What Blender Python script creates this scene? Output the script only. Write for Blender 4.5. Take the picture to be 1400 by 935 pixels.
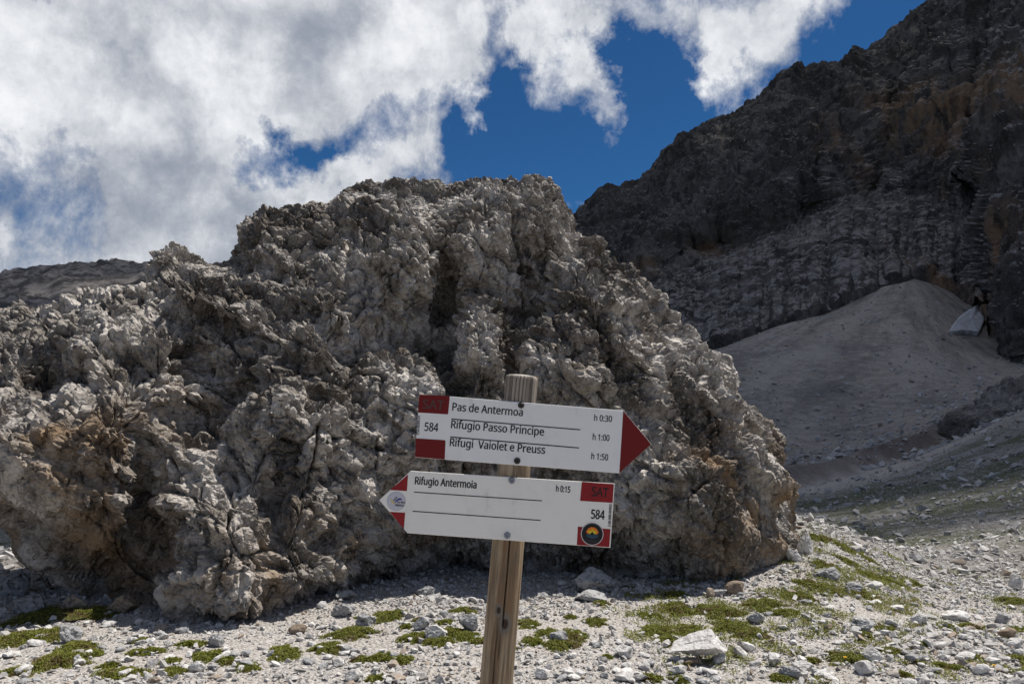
import bpy, bmesh, math, random
import numpy as np
from math import radians, sin, cos, tan, pi, sqrt
from mathutils import Vector, Matrix

for o in list(bpy.data.objects):
    bpy.data.objects.remove(o, do_unlink=True)
S = bpy.context.scene
C = S.collection
f32 = np.float32

# ------------------------------------------------------------------ camera
EYE, FPX, PITCH = 1.70, 1099.0, math.atan((560 - 467.5) / 1099.0)
cam = bpy.data.cameras.new("camera")
cam.sensor_width = 36.0
cam.lens = 36.0 * FPX / 1400.0
cam.clip_start = 0.05
cam.clip_end = 20000
camo = bpy.data.objects.new("camera", cam)
camo.location = (0, 0, EYE)
camo.rotation_euler = (radians(90) + PITCH, 0, 0)
C.objects.link(camo)
S.camera = camo


def ray(px, py):
    a = (px - 700.0) / FPX
    b = -(py - 467.5) / FPX
    y = cos(PITCH) - b * sin(PITCH)
    z = sin(PITCH) + b * cos(PITCH)
    return a / y, z / y                     # x and z for each metre of y


def at(px, py, Y):
    rx, rz = ray(px, py)
    return Vector((rx * Y, Y, EYE + rz * Y))


# ------------------------------------------------------------------ light
SUN_EL, SUN_AZ = 63.0, 60.0                 # azimuth from +Y towards +X
sd = Vector((sin(radians(SUN_AZ)) * cos(radians(SUN_EL)), cos(radians(SUN_AZ)) * cos(radians(SUN_EL)), sin(radians(SUN_EL))))
sun = bpy.data.lights.new("sun", 'SUN')
sun.energy = 5.0
sun.angle = radians(0.53)
sun.color = (1.0, 0.955, 0.89)
suno = bpy.data.objects.new("sun", sun)
suno.rotation_euler = sd.to_track_quat('Z', 'Y').to_euler()
suno.location = sd * 50
C.objects.link(suno)
S.cycles.max_bounces = 5
S.cycles.diffuse_bounces = 3
S.cycles.transparent_max_bounces = 8
S.view_settings.view_transform = 'Standard'
S.view_settings.look = 'None'
S.view_settings.exposure = 0.18
S.view_settings.gamma = 1.0
S.view_settings.use_curve_mapping = False


class NT:
    """small helper to write node trees"""
    def __init__(s, tree):
        s.t = tree
        s.n = tree.nodes
        s.l = tree.links

    def node(s, typ, ins=None, **props):
        nd = s.n.new(typ)
        for k, v in props.items():
            setattr(nd, k, v)
        for k, v in (ins or {}).items():
            s.set(nd.inputs[k], v)
        return nd

    def set(s, sock, v):
        if isinstance(v, bpy.types.NodeSocket):
            s.l.new(v, sock)
        elif isinstance(v, bpy.types.Node):
            s.l.new(v.outputs[0], sock)
        else:
            if hasattr(sock.default_value, '__len__') and not hasattr(v, '__len__'):
                v = [v] * len(sock.default_value)
            if hasattr(v, '__len__') and len(v) == 3 and len(sock.default_value) == 4:
                v = (*v, 1.0)
            sock.default_value = v

    def math(s, op, a, b=0.0, c=0.0, clamp=False):
        nd = s.n.new('ShaderNodeMath')
        nd.operation = op
        nd.use_clamp = clamp
        s.set(nd.inputs[0], a)
        s.set(nd.inputs[1], b)
        s.set(nd.inputs[2], c)
        return nd.outputs[0]

    def vmath(s, op, a, b=(0, 0, 0), scale=None):
        nd = s.n.new('ShaderNodeVectorMath')
        nd.operation = op
        s.set(nd.inputs[0], a)
        s.set(nd.inputs[1], b)
        if scale is not None:
            s.set(nd.inputs['Scale'], scale)
        return nd.outputs['Value'] if op in ('LENGTH', 'DOT_PRODUCT', 'DISTANCE') else nd.outputs[0]

    def noise(s, vec, scale, detail=4, rough=0.5, dist=0.0, lac=2.0):
        nd = s.node('ShaderNodeTexNoise', {'Vector': vec, 'Scale': scale, 'Detail': detail, 'Roughness': rough, 'Distortion': dist, 'Lacunarity': lac})
        return nd.outputs[0]

    def voro(s, vec, scale, feature='F1', out='Distance', rand=1.0):
        nd = s.node('ShaderNodeTexVoronoi', feature=feature)
        s.set(nd.inputs['Vector'], vec)
        s.set(nd.inputs['Scale'], scale)
        s.set(nd.inputs['Randomness'], rand)
        return nd.outputs[out]

    def remap(s, v, a, b, c=0.0, d=1.0, smooth=True):
        nd = s.n.new('ShaderNodeMapRange')
        nd.interpolation_type = 'SMOOTHSTEP' if smooth else 'LINEAR'
        s.set(nd.inputs[0], v)
        for i, x in enumerate((a, b, c, d)):
            s.set(nd.inputs[i + 1], x)
        return nd.outputs[0]

    def mix(s, f, a, b, mode='MIX'):
        nd = s.n.new('ShaderNodeMix')
        nd.data_type = 'RGBA'
        nd.blend_type = mode
        nd.clamp_factor = True
        s.set(nd.inputs[0], f)
        s.set(nd.inputs[6], a)
        s.set(nd.inputs[7], b)
        return nd.outputs[2]

    def scaled(s, vec, sc, rot=(0, 0, 0), loc=(0, 0, 0)):
        nd = s.n.new('ShaderNodeMapping')
        s.set(nd.inputs['Vector'], vec)
        nd.inputs['Scale'].default_value = sc
        nd.inputs['Rotation'].default_value = rot
        nd.inputs['Location'].default_value = loc
        return nd.outputs[0]


def new_mat(name, rough=0.9, spec=0.2):
    m = bpy.data.materials.new(name)
    m.use_nodes = True
    nt = NT(m.node_tree)
    nt.n.clear()
    out = nt.n.new('ShaderNodeOutputMaterial')
    bs = nt.n.new('ShaderNodeBsdfPrincipled')
    bs.inputs['Roughness'].default_value = rough
    bs.inputs['Specular IOR Level'].default_value = spec
    nt.l.new(bs.outputs[0], out.inputs[0])
    nt.bsdf = bs
    nt.out = out
    return m, nt


# world: Nishita sky with procedural clouds
W = bpy.data.worlds.new("World")
S.world = W
W.use_nodes = True
W.cycles.sampling_method = 'MANUAL'
W.cycles.sample_map_resolution = 512
w = NT(W.node_tree)
w.n.clear()
wout = w.n.new('ShaderNodeOutputWorld')
sky = w.n.new('ShaderNodeTexSky')
sky.sky_type = 'NISHITA'
sky.sun_disc = False
sky.sun_elevation = radians(SUN_EL)
sky.sun_rotation = radians(SUN_AZ)
sky.altitude = 2500
sky.air_density = 1.0
sky.dust_density = 0.3
sky.ozone_density = 2.5
tc = w.n.new('ShaderNodeTexCoord')
D = w.vmath('NORMALIZE', tc.outputs['Generated'])
sx = w.n.new('ShaderNodeSeparateXYZ')
w.set(sx.inputs[0], D)
dx, dy, dz = sx.outputs
az = w.math('ARCTAN2', dx, dy)
el = w.math('ARCSINE', dz)
cb = w.n.new('ShaderNodeCombineXYZ')
w.set(cb.inputs[0], az)
w.set(cb.inputs[1], el)
AE = cb.outputs[0]


def azel(px, py):
    x, z = ray(px, py)
    return math.atan2(x, 1.0), math.atan2(z, sqrt(1 + x * x))


# warp the lookup so that blob edges turn ragged
wn = w.node('ShaderNodeTexNoise', {'Vector': D, 'Scale': 5.0, 'Detail': 5.0, 'Roughness': 0.6})
wv = w.vmath('SCALE', w.vmath('SUBTRACT', wn.outputs['Color'], (0.5, 0.5, 0.5)), scale=0.22)
wn2 = w.node('ShaderNodeTexNoise', {'Vector': D, 'Scale': 17.0, 'Detail': 6.0, 'Roughness': 0.65})
wv2 = w.vmath('SCALE', w.vmath('SUBTRACT', wn2.outputs['Color'], (0.5, 0.5, 0.5)), scale=0.10)
AEw = w.vmath('ADD', w.vmath('ADD', AE, wv), wv2)
# (px, py, rx, ry, strength): where the cloud bank is thick (+) or torn open (-)
blobs = [(150, 110, 420, 300, .44), (450, 50, 300, 170, .34), (330, 280, 260, 150, .34), (600, 70, 90, 120, .20), (120, 330, 240, 110, .14),
         (450, 268, 90, 30, .26), (800, 20, 110, 80, .34), (840, 150, 30, 60, .26), (750, 110, 50, 40, .16), (1065, 5, 120, 80, .46), (1005, 90, 50, 60, .20), (580, 205, 50, 40, .20),
         (900, 5, 70, 36, .20), (0, 225, 120, 60, -.46), (60, 300, 60, 30, -.16), (385, 232, 90, 40, -.80), (668, 190, 45, 60, -.36), (720, 175, 80, 60, -.52), (770, 245, 190, 60, -.48),
         (925, 140, 56, 120, -.52), (1180, 150, 130, 100, -.44), (550, 165, 80, 40, -.46), (475, 200, 80, 36, -.40), (695, 90, 30, 70, -.24), (1240, 20, 60, 60, -.34),
         (940, 90, 30, 50, -.26), (80, 345, 60, 26, -.10), (880, 90, 30, 50, -.2)]


def field_of(bl, soft=1.35):
    tot = None
    for (px, py, rx, ry, st) in bl:
        a0, e0 = azel(px, py)
        v = w.vmath('SUBTRACT', AEw, (a0, e0, 0))
        v = w.vmath('MULTIPLY', v, (FPX / rx / 1.15, FPX / ry / 1.15, 0))
        g = w.remap(w.vmath('LENGTH', v), soft, 0.0, 0.0, st)
        tot = g if tot is None else w.math('ADD', tot, g)
    return tot


tot = w.math('ADD', field_of(blobs), 0.05)
# fibrous noise, in direction space so that it goes on all round
n1 = w.noise(w.scaled(D, (1, 1, 1.2)), 3.2, 8, 0.62, 0.35)
n2 = w.noise(w.scaled(D, (1.3, 1.3, 1.0), loc=(3, 1, 2)), 8.5, 8, 0.66, 0.35)
n3 = w.noise(w.scaled(D, (1.3, 1.3, 0.9), loc=(1, 5, 2)), 27.0, 6, 0.70, 0.3)
c1, c2, c3 = [w.math('SUBTRACT', x, 0.5) for x in (n1, n2, n3)]
bl1 = w.node('ShaderNodeTexVoronoi', {'Vector': w.vmath('ADD', D, w.vmath('SCALE', wv2, scale=0.8)), 'Scale': 9.0, 'Detail': 1.0, 'Roughness': 0.6}, feature='F1').outputs['Distance']
bil = w.math('SUBTRACT', 0.56, bl1)
dens = w.math('ADD', w.math('ADD', w.math('MULTIPLY', c1, 1.0), w.math('MULTIPLY', c2, 1.05)), w.math('ADD', w.math('MULTIPLY', c3, 0.45), w.math('ADD', tot, w.math('MULTIPLY', bil, 0.36))))
mask = w.math('POWER', w.remap(dens, -0.17, 0.32, smooth=False), 1.2, clamp=True)
# cloud tone: bright fibrous rims and bulges, greyer thick undersides
tone = w.noise(w.scaled(D, (1, 1, 1.3), loc=(7, 3, 1)), 4.4, 7, 0.60, 0.12)
thick = field_of([(240, 270, 190, 110, .55), (40, 90, 200, 120, .35), (380, 40, 130, 50, .35), (120, 200, 140, 90, .30), (400, 330, 160, 70, .30), (330, 110, 60, 70, -.25), (560, 110, 110, 110, -.3), (450, 270, 90, 30, -.5)])
f = w.math('ADD', w.math('MULTIPLY', w.math('SUBTRACT', tone, 0.5), 3.2), w.math('ADD', w.math('MULTIPLY', c2, 0.9), w.math('ADD', w.math('MULTIPLY', c3, 0.4), w.math('MULTIPLY', bil, 1.0))))
f = w.math('SUBTRACT', w.math('ADD', f, 0.50), w.math('MULTIPLY', thick, 0.62))
f = w.remap(w.math('ADD', f, w.math('MULTIPLY', c3, 0.5)), -0.75, 1.25)
ccol = w.mix(f, (0.27, 0.30, 0.36), (0.90, 0.91, 0.925))
skyc = w.mix(1.0, sky.outputs[0], (0.28, 0.68, 1.0), 'MULTIPLY')
bg1 = w.node('ShaderNodeBackground', {'Color': skyc, 'Strength': 0.056})
bg2 = w.node('ShaderNodeBackground', {'Color': ccol, 'Strength': 1.0})
ms = w.node('ShaderNodeMixShader', {0: w.math('MULTIPLY', mask, 0.97), 1: bg1.outputs[0], 2: bg2.outputs[0]})
w.l.new(ms.outputs[0], wout.inputs[0])

# ------------------------------------------------------------------ numeric noise
rng = np.random.default_rng(11)
random.seed(5)
_perm = rng.permutation(256).astype(np.int32)
PERM = np.concatenate([_perm, _perm, _perm])
_g = rng.normal(size=(256, 3))
GRAD = (_g / np.linalg.norm(_g, axis=1)[:, None]).astype(f32)
JIT = rng.random((256, 3)).astype(f32)
RND = rng.random((256, 4)).astype(f32)


def _h(ix, iy, iz):
    return PERM[PERM[PERM[ix & 255] + (iy & 255)] + (iz & 255)]


def perlin(p):
    i = np.floor(p).astype(np.int32)
    f = (p - i).astype(f32)
    u = f * f * f * (f * (f * 6 - 15) + 10)
    r = 0
    for a in (0, 1):
        wa = u[:, 0] if a else 1 - u[:, 0]
        for b in (0, 1):
            wb = wa * (u[:, 1] if b else 1 - u[:, 1])
            for c in (0, 1):
                wc = wb * (u[:, 2] if c else 1 - u[:, 2])
                g = GRAD[_h(i[:, 0] + a, i[:, 1] + b, i[:, 2] + c)]
                d = g[:, 0] * (f[:, 0] - a) + g[:, 1] * (f[:, 1] - b) + g[:, 2] * (f[:, 2] - c)
                r = r + wc * d
    return r * 1.5


def fbm(p, octs=4, rough=0.5, lac=2.03):
    a, r = 1.0, 0
    q = p.copy()
    for k in range(octs):
        r = r + a * perlin(q)
        q = q * lac + 17.3
        a *= rough
    return r


def ridged(p, octs=4, rough=0.5):
    a, r = 1.0, 0
    q = p.copy()
    for k in range(octs):
        r = r + a * (1 - 2.2 * np.abs(perlin(q)))
        q = q * 2.07 + 9.1
        a *= rough
    return r


def cells(p, seed=0, tilt=0.6, crack=0.12, soft=16.0):
    """fractured rock: each Voronoi cell is a tilted facet at its own height; returns height and edge distance"""
    p = p + seed * 13.7
    i = np.floor(p).astype(np.int32)
    n = len(p)
    d1 = np.full(n, 9.0, f32)
    d2 = np.full(n, 9.0, f32)
    hid = np.zeros(n, np.int32)
    q1 = np.zeros((n, 3), f32)
    dl, hl = [], []
    for a in (-1, 0, 1):
        for b in (-1, 0, 1):
            for c in (-1, 0, 1):
                h = _h(i[:, 0] + a, i[:, 1] + b, i[:, 2] + c)
                fp = i + np.array([a, b, c]) + JIT[h]
                dv = (p - fp).astype(f32)
                d = np.einsum('ij,ij->i', dv, dv)
                m = d < d1
                d2 = np.where(m, d1, np.minimum(d2, d))
                d1 = np.where(m, d, d1)
                hid = np.where(m, h, hid)
                dl.append(d)
                hl.append(RND[h, 0] - 0.5 + tilt * np.einsum('ij,ij->i', (RND[h, 1:4] - 0.5) * 2, dv))
    e = np.sqrt(d2) - np.sqrt(d1)
    num = np.zeros(n, f32)
    den = np.zeros(n, f32)
    for d, hv in zip(dl, hl):
        wgt = np.exp(np.maximum(-(d - d1) * soft, -60))
        num += wgt * hv
        den += wgt
    hgt = num / den
    if crack:
        hgt = hgt - crack * np.exp(-(e / 0.09) ** 2) * 2
    return hgt.astype(f32), e


def scoops(p, seed=0, tilt=0.5, lift=0.35):
    """conchoidal fracture: hollow scars that meet in sharp edges"""
    p = p + seed * 7.9
    i = np.floor(p).astype(np.int32)
    r = np.full(len(p), 9.0, f32)
    for a in (-1, 0, 1):
        for b in (-1, 0, 1):
            for c in (-1, 0, 1):
                h = _h(i[:, 0] + a, i[:, 1] + b, i[:, 2] + c)
                dv = (p - (i + np.array([a, b, c]) + JIT[h])).astype(f32)
                d = np.einsum('ij,ij->i', dv, dv)
                r = np.minimum(r, lift * (RND[h, 0] - 0.5) + tilt * np.einsum('ij,ij->i', (RND[h, 1:4] - 0.5) * 2, dv) + d)
    return r - 0.25


def crackline(p, width, seed=0):
    n_ = perlin(p + seed) + 0.35 * perlin(p * 2.7 + seed)
    return np.exp(-(n_ / width) ** 2)


def sstep(a, b, x):
    t = np.clip((x - a) / (b - a), 0, 1)
    return t * t * (3 - 2 * t)


# ------------------------------------------------------------------ object helpers
def tag(o, label=None, cat=None, group=None, kind=None):
    if label: o['label'] = label
    if cat: o['category'] = cat
    if group: o['group'] = group
    if kind: o['kind'] = kind
    return o


def link(name, me, mat=None, parent=None, loc=None):
    o = bpy.data.objects.new(name, me)
    C.objects.link(o)
    if mat is not None and not me.materials:
        me.materials.append(mat)
    if parent is not None: o.parent = parent
    if loc is not None: o.location = loc
    return o


def mesh_np(name, v, faces, k, smooth=True, mat=None):
    """v (n,3); faces (m,k) ints"""
    me = bpy.data.meshes.new(name)
    v = np.ascontiguousarray(v, f32)
    faces = np.ascontiguousarray(faces, np.int32)
    me.vertices.add(len(v))
    me.vertices.foreach_set('co', v.ravel())
    me.loops.add(faces.size)
    me.loops.foreach_set('vertex_index', faces.ravel())
    me.polygons.add(len(faces))
    me.polygons.foreach_set('loop_start', np.arange(0, faces.size, k, dtype=np.int32))
    me.polygons.foreach_set('use_smooth', np.full(len(faces), smooth))
    me.update(calc_edges=True)
    me.validate()
    if mat: me.materials.append(mat)
    return me


def grid_faces(nr, nc, wrap=False):
    r = np.arange(nr - 1)[:, None]
    c = np.arange(nc if wrap else nc - 1)[None, :]
    c2 = (c + 1) % nc
    a = r * nc + c
    b = r * nc + c2
    d = (r + 1) * nc + c
    e = (r + 1) * nc + c2
    return np.stack([a, b, e, d], -1).reshape(-1, 4)


def co_of(me):
    v = np.empty(len(me.vertices) * 3, f32)
    me.vertices.foreach_get('co', v)
    return v.reshape(-1, 3)


def nrm_of(me):
    v = np.empty(len(me.vertices) * 3, f32)
    me.vertex_normals.foreach_get('vector', v)
    return v.reshape(-1, 3)


def remeshed(me, voxel):
    o = bpy.data.objects.new("work", me)
    C.objects.link(o)
    m = o.modifiers.new("r", 'REMESH')
    m.mode = 'VOXEL'
    m.voxel_size = voxel
    dg = bpy.context.evaluated_depsgraph_get()
    dg.update()
    r = bpy.data.meshes.new_from_object(o.evaluated_get(dg))
    bpy.data.objects.remove(o, do_unlink=True)
    return r


# ------------------------------------------------------------------ materials
def rock_material(name, sc, light, dark, warm, warm_mask=None, bump=0.05, rough=0.92, streak=False, coarse=1.0, warm_amt=1.0):
    """weathered dolomite: pale rock, grey lichen film, warm iron stains, fractures in the relief"""
    m, t = new_mat(name, rough, 0.06)
    g = t.n.new('ShaderNodeNewGeometry')
    P = t.vmath('SCALE', g.outputs['Position'], scale=sc)
    a = t.noise(P, 1.1, 6, 0.62, 0.4)
    b = t.noise(P, 6.5, 6, 0.62, 0.2)
    c = t.noise(P, 26.0, 4, 0.6)
    col = t.mix(t.remap(a, 0.36, 0.64), dark, light)
    col = t.mix(t.math('MULTIPLY', t.remap(b, 0.44, 0.62), 0.7), col, t.mix(0.5, dark, (0.06, 0.058, 0.055)))
    col = t.mix(t.math('MULTIPLY', t.remap(c, 0.50, 0.72), 0.6), col, light)
    Ps = t.scaled(P, (1, 1, 0.22)) if streak else P
    s = t.noise(t.vmath('ADD', Ps, (9, 4, 2)), 1.5 if not streak else 2.2, 5, 0.6, 0.6)
    wm = t.remap(s, 0.56, 0.70)
    if warm_mask is not None:
        wm = warm_mask(t, g.outputs['Position'], s, P)
    col = t.mix(t.math('MULTIPLY', wm, warm_amt), col, warm)
    if streak:
        k = t.noise(t.scaled(P, (1, 1, 0.12), loc=(5, 5, 5)), 4.5, 4, 0.6)
        col = t.mix(t.math('MULTIPLY', t.remap(k, 0.52, 0.66), 0.6), col, (0.03, 0.03, 0.033))
    if streak:                              # dust and grit resting on the ledges
        nz = t.n.new('ShaderNodeSeparateXYZ'); t.set(nz.inputs[0], g.outputs['True Normal'])
        col = t.mix(t.math('MULTIPLY', t.remap(nz.outputs[2], 0.50, 0.78), t.remap(b, 0.40, 0.58)), col, (0.33, 0.305, 0.28))
    t.set(t.bsdf.inputs['Base Color'], col)
    vv = t.vmath('ADD', P, t.vmath('SCALE', t.node('ShaderNodeTexNoise', {'Vector': P, 'Scale': 3.0 * coarse, 'Detail': 3.0}).outputs['Color'], scale=0.07))
    v1 = t.voro(vv, 9.0 * coarse, 'DISTANCE_TO_EDGE')
    v2 = t.voro(vv, 23.0 * coarse, 'F1')
    hh = t.math('ADD', t.math('MULTIPLY', t.math('MINIMUM', v1, 0.12), 1.6), t.math('MULTIPLY', v2, 0.35))
    hh = t.math('ADD', hh, t.math('MULTIPLY', t.noise(P, 20.0 * coarse, 9, 0.72), 0.4))
    for fs, fa in ((5.5, 3.2), (13.0, 2.6)):   # small flat fracture faces
        vn = t.node('ShaderNodeTexVoronoi')
        t.set(vn.inputs['Vector'], vv); t.set(vn.inputs['Scale'], fs * coarse)
        fac = t.vmath('DOT_PRODUCT', t.vmath('SUBTRACT', vn.outputs['Color'], (0.5, 0.5, 0.5)), t.vmath('SUBTRACT', vv, vn.outputs['Position']))
        hh = t.math('ADD', hh, t.math('MULTIPLY', fac, fa * 6.0))
    bp = t.node('ShaderNodeBump', {'Height': hh, 'Strength': 1.0, 'Distance': bump})
    t.set(t.bsdf.inputs['Normal'], bp)
    return m


def boulder_warm(t, pos, s, P):
    x = t.n.new('ShaderNodeSeparateXYZ')
    t.set(x.inputs[0], pos)
    X, Y, Z = x.outputs
    low = t.remap(Z, 2.0, 0.9)
    right = t.math('MULTIPLY', t.remap(X, 0.9, 2.0), low)
    left = t.math('MULTIPLY', t.remap(X, -2.6, -3.6), t.remap(Z, 2.2, 1.3))
    mid = t.math('MULTIPLY', t.remap(Z, 1.2, 0.5), 0.45)
    zone = t.math('MAXIMUM', t.math('MAXIMUM', right, left), mid)
    zone = t.math('MULTIPLY', t.math('MULTIPLY', zone, 0.85), t.remap(s, 0.42, 0.66))
    return t.math('ADD', zone, t.math('MULTIPLY', t.remap(s, 0.60, 0.72), 0.28), clamp=True)


def mountain_warm(t, pos, s, P):
    """rusty stains where water runs down the overhanging walls"""
    x = t.n.new('ShaderNodeSeparateXYZ')
    t.set(x.inputs[0], pos)
    cx = t.n.new('ShaderNodeCombineXYZ')
    t.set(cx.inputs[0], x.outputs[0]); t.set(cx.inputs[1], x.outputs[2])
    acc = None
    for (px, py, Yd, rx, rz, st) in [(1275, 150, 450, 22, 38, 1.0), (1290, 215, 430, 12, 22, .9), (1135, 190, 470, 10, 22, .7), (1180, 230, 440, 9, 16, .6), (1345, 380, 290, 4, 26, 1.0),
                                     (1362, 420, 270, 3, 20, .8), (975, 345, 400, 14, 5, .8), (1330, 290, 380, 5, 22, .7), (1385, 90, 400, 12, 30, .5), (885, 365, 385, 9, 6, .6)]:
        c = at(px, py, Yd)
        d = t.vmath('LENGTH', t.vmath('MULTIPLY', t.vmath('SUBTRACT', cx.outputs[0], (c.x, c.z, 0)), (1 / rx, 1 / rz, 0)))
        g = t.remap(d, 1.5, 0.2, 0.0, st)
        acc = g if acc is None else t.math('MAXIMUM', acc, g)
    return t.math('ADD', t.math('MULTIPLY', acc, t.remap(s, 0.38, 0.56)), t.math('MULTIPLY', t.remap(s, 0.58, 0.72), 0.12), clamp=True)


M_boulder = rock_material("boulder_rock", 1.0, (0.56, 0.52, 0.475), (0.125, 0.106, 0.088), (0.27, 0.19, 0.12), boulder_warm, bump=0.05, rough=1.0)
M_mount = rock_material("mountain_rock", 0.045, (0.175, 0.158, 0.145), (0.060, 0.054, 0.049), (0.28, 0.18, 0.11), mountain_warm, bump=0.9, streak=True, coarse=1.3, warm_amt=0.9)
M_stone = None


def simple_rock(name, base, dark, var=0.35):
    m, t = new_mat(name, 0.9, 0.2)
    g = t.n.new('ShaderNodeNewGeometry')
    oi = t.n.new('ShaderNodeObjectInfo')
    rnd = t.math('ADD', g.outputs['Random Per Island'], t.math('MULTIPLY', oi.outputs['Random'], 1.0))
    rnd = t.math('FRACT', rnd)
    P = t.vmath('ADD', g.outputs['Position'], t.vmath('SCALE', (1, 1, 1), scale=t.math('MULTIPLY', rnd, 7.0)))
    col = t.mix(rnd, base, tuple(x * (1 - var) for x in base))
    col = t.mix(t.remap(rnd, 0.93, 0.95), col, (0.34, 0.27, 0.21))
    n = t.noise(P, 22, 6, 0.65)
    col = t.mix(t.remap(n, 0.47, 0.66), col, dark)
    t.set(t.bsdf.inputs['Base Color'], col)
    h = t.math('ADD', t.noise(P, 45, 6, 0.65), t.math('MULTIPLY', t.voro(P, 30, 'F1'), 0.4))
    t.set(t.bsdf.inputs['Normal'], t.node('ShaderNodeBump', {'Height': h, 'Strength': 0.9, 'Distance': 0.012}))
    return m


M_pebble = simple_rock("limestone_fragments", (0.57, 0.55, 0.525), (0.32, 0.30, 0.28))
M_palerock = simple_rock("pale_limestone", (0.66, 0.64, 0.61), (0.30, 0.28, 0.26), 0.15)
M_greyrock = simple_rock("grey_lichen_limestone", (0.40, 0.395, 0.39), (0.10, 0.098, 0.095), 0.2)
M_brownrock = simple_rock("brown_limestone", (0.30, 0.235, 0.175), (0.16, 0.12, 0.09), 0.2)

# ground
M_ground, t = new_mat("scree_ground", 0.95, 0.1)
g = t.n.new('ShaderNodeNewGeometry')
P = g.outputs['Position']
sp = t.n.new('ShaderNodeSeparateXYZ')
t.set(sp.inputs[0], P)
dist = t.vmath('LENGTH', P)
near = t.remap(dist, 14.0, 60.0, 1.0, 0.0)
fine = t.mix(t.remap(t.noise(P, 34, 6, 0.7), 0.40, 0.62), (0.33, 0.305, 0.275), (0.57, 0.54, 0.51))
fine = t.mix(t.math('MULTIPLY', t.remap(t.noise(P, 1.3, 4, 0.6), 0.45, 0.65), 0.5), fine, (0.45, 0.40, 0.35))
mid = t.mix(t.remap(t.noise(P, 2.2, 9, 0.78), 0.38, 0.62), (0.19, 0.172, 0.15), (0.46, 0.435, 0.405))
far = t.mix(t.remap(t.noise(P, 0.35, 12, 0.8), 0.38, 0.62), (0.32, 0.28, 0.24), (0.53, 0.47, 0.41))
# big tonal tongues of scree on the far slopes
strk = t.noise(t.scaled(P, (0.5, 0.16, 0.3), rot=(0, 0, radians(-38))), 0.16, 7, 0.62, 0.5)
far = t.mix(t.math('MULTIPLY', t.remap(strk, 0.50, 0.66), 0.6), far, (0.52, 0.45, 0.39))
far = t.mix(t.math('MULTIPLY', t.remap(t.noise(P, 0.03, 6, 0.7), 0.50, 0.66), 0.5), far, (0.20, 0.185, 0.175))
base = t.mix(t.remap(dist, 8.0, 20.0), fine, mid)
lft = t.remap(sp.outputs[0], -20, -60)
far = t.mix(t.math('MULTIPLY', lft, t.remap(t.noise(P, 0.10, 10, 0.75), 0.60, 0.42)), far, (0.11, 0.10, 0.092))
base = t.mix(t.remap(dist, 80.0, 130.0), base, far)
# grass tinge on the mid-distance slopes
gm = t.math('MULTIPLY', t.remap(t.noise(t.scaled(P, (0.6, 1, 1)), 0.16, 9, 0.74), 0.40, 0.54), t.math('MULTIPLY', t.remap(dist, 18, 32), t.remap(dist, 100, 80)))
base = t.mix(t.math('MULTIPLY', gm, 0.8), base, t.mix(t.remap(t.noise(P, 3.5, 6, 0.75), 0.45, 0.6), (0.060, 0.078, 0.024), (0.17, 0.17, 0.10)))
gn = t.math('MULTIPLY', t.remap(t.noise(P, 1.1, 8, 0.74), 0.60, 0.68), t.remap(dist, 30, 14))
base = t.mix(t.math('MULTIPLY', gn, 0.7), base, (0.13, 0.125, 0.055))
ax_ = t.math('SUBTRACT', sp.outputs[0], 172.0); ay_ = t.math('SUBTRACT', sp.outputs[1], 352.0)
fa_ = t.math('ARCTAN2', ax_, t.math('MULTIPLY', ay_, -1.0))
cv = t.n.new('ShaderNodeCombineXYZ'); t.set(cv.inputs[0], t.math('MULTIPLY', fa_, 9.0)); t.set(cv.inputs[1], t.math('MULTIPLY', dist, 0.012))
run = t.noise(cv.outputs[0], 1.6, 8, 0.68, 0.3)
onfar = t.math('MULTIPLY', t.remap(dist, 95, 140), t.remap(sp.outputs[0], 10, 40))
base = t.mix(t.math('MULTIPLY', t.remap(run, 0.48, 0.64), t.math('MULTIPLY', onfar, 0.6)), base, (0.56, 0.50, 0.44))
base = t.mix(t.math('MULTIPLY', t.remap(run, 0.50, 0.36), t.math('MULTIPLY', onfar, 0.6)), base, (0.19, 0.175, 0.16))
bk = [at(1070, 668, 88), at(1290, 606, 115)]
sl = (bk[1].y - bk[0].y) / (bk[1].x - bk[0].x)
dbk = t.math('SUBTRACT', sp.outputs[1], t.math('ADD', t.math('MULTIPLY', sp.outputs[0], sl), bk[0].y - sl * bk[0].x))
dbk = t.math('ADD', dbk, t.math('MULTIPLY', t.math('SUBTRACT', t.noise(P, 0.10, 5, 0.6), 0.5), 14.0))
strip = t.math('MULTIPLY', t.math('MULTIPLY', t.remap(dbk, -24, -12), t.remap(dbk, 1, -2)), t.math('MULTIPLY', t.remap(sp.outputs[0], 22, 30), t.remap(sp.outputs[0], 80, 60)))
base = t.mix(t.math('MULTIPLY', strip, 0.7), base, (0.64, 0.57, 0.51))
scarp = t.math('MULTIPLY', t.math('MULTIPLY', t.remap(dbk, -4, -1), t.remap(dbk, 5, 2)), t.math('MULTIPLY', t.remap(sp.outputs[0], 26, 30), t.remap(sp.outputs[0], 80, 70)))
base = t.mix(t.math('MULTIPLY', scarp, 0.6), base, (0.20, 0.155, 0.13))
spk = t.noise(P, 1.1, 10, 0.85)
base = t.mix(t.math('MULTIPLY', t.remap(spk, 0.56, 0.66), t.math('MULTIPLY', onfar, 0.55)), base, (0.10, 0.092, 0.085))
t.set(t.bsdf.inputs['Base Color'], base)
b1 = t.node('ShaderNodeBump', {'Height': t.math('ADD', t.noise(P, 0.30, 10, 0.75), t.math('MULTIPLY', run, 1.2)), 'Strength': t.remap(dist, 60, 140, 0.0, 1.0), 'Distance': 1.6})
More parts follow.
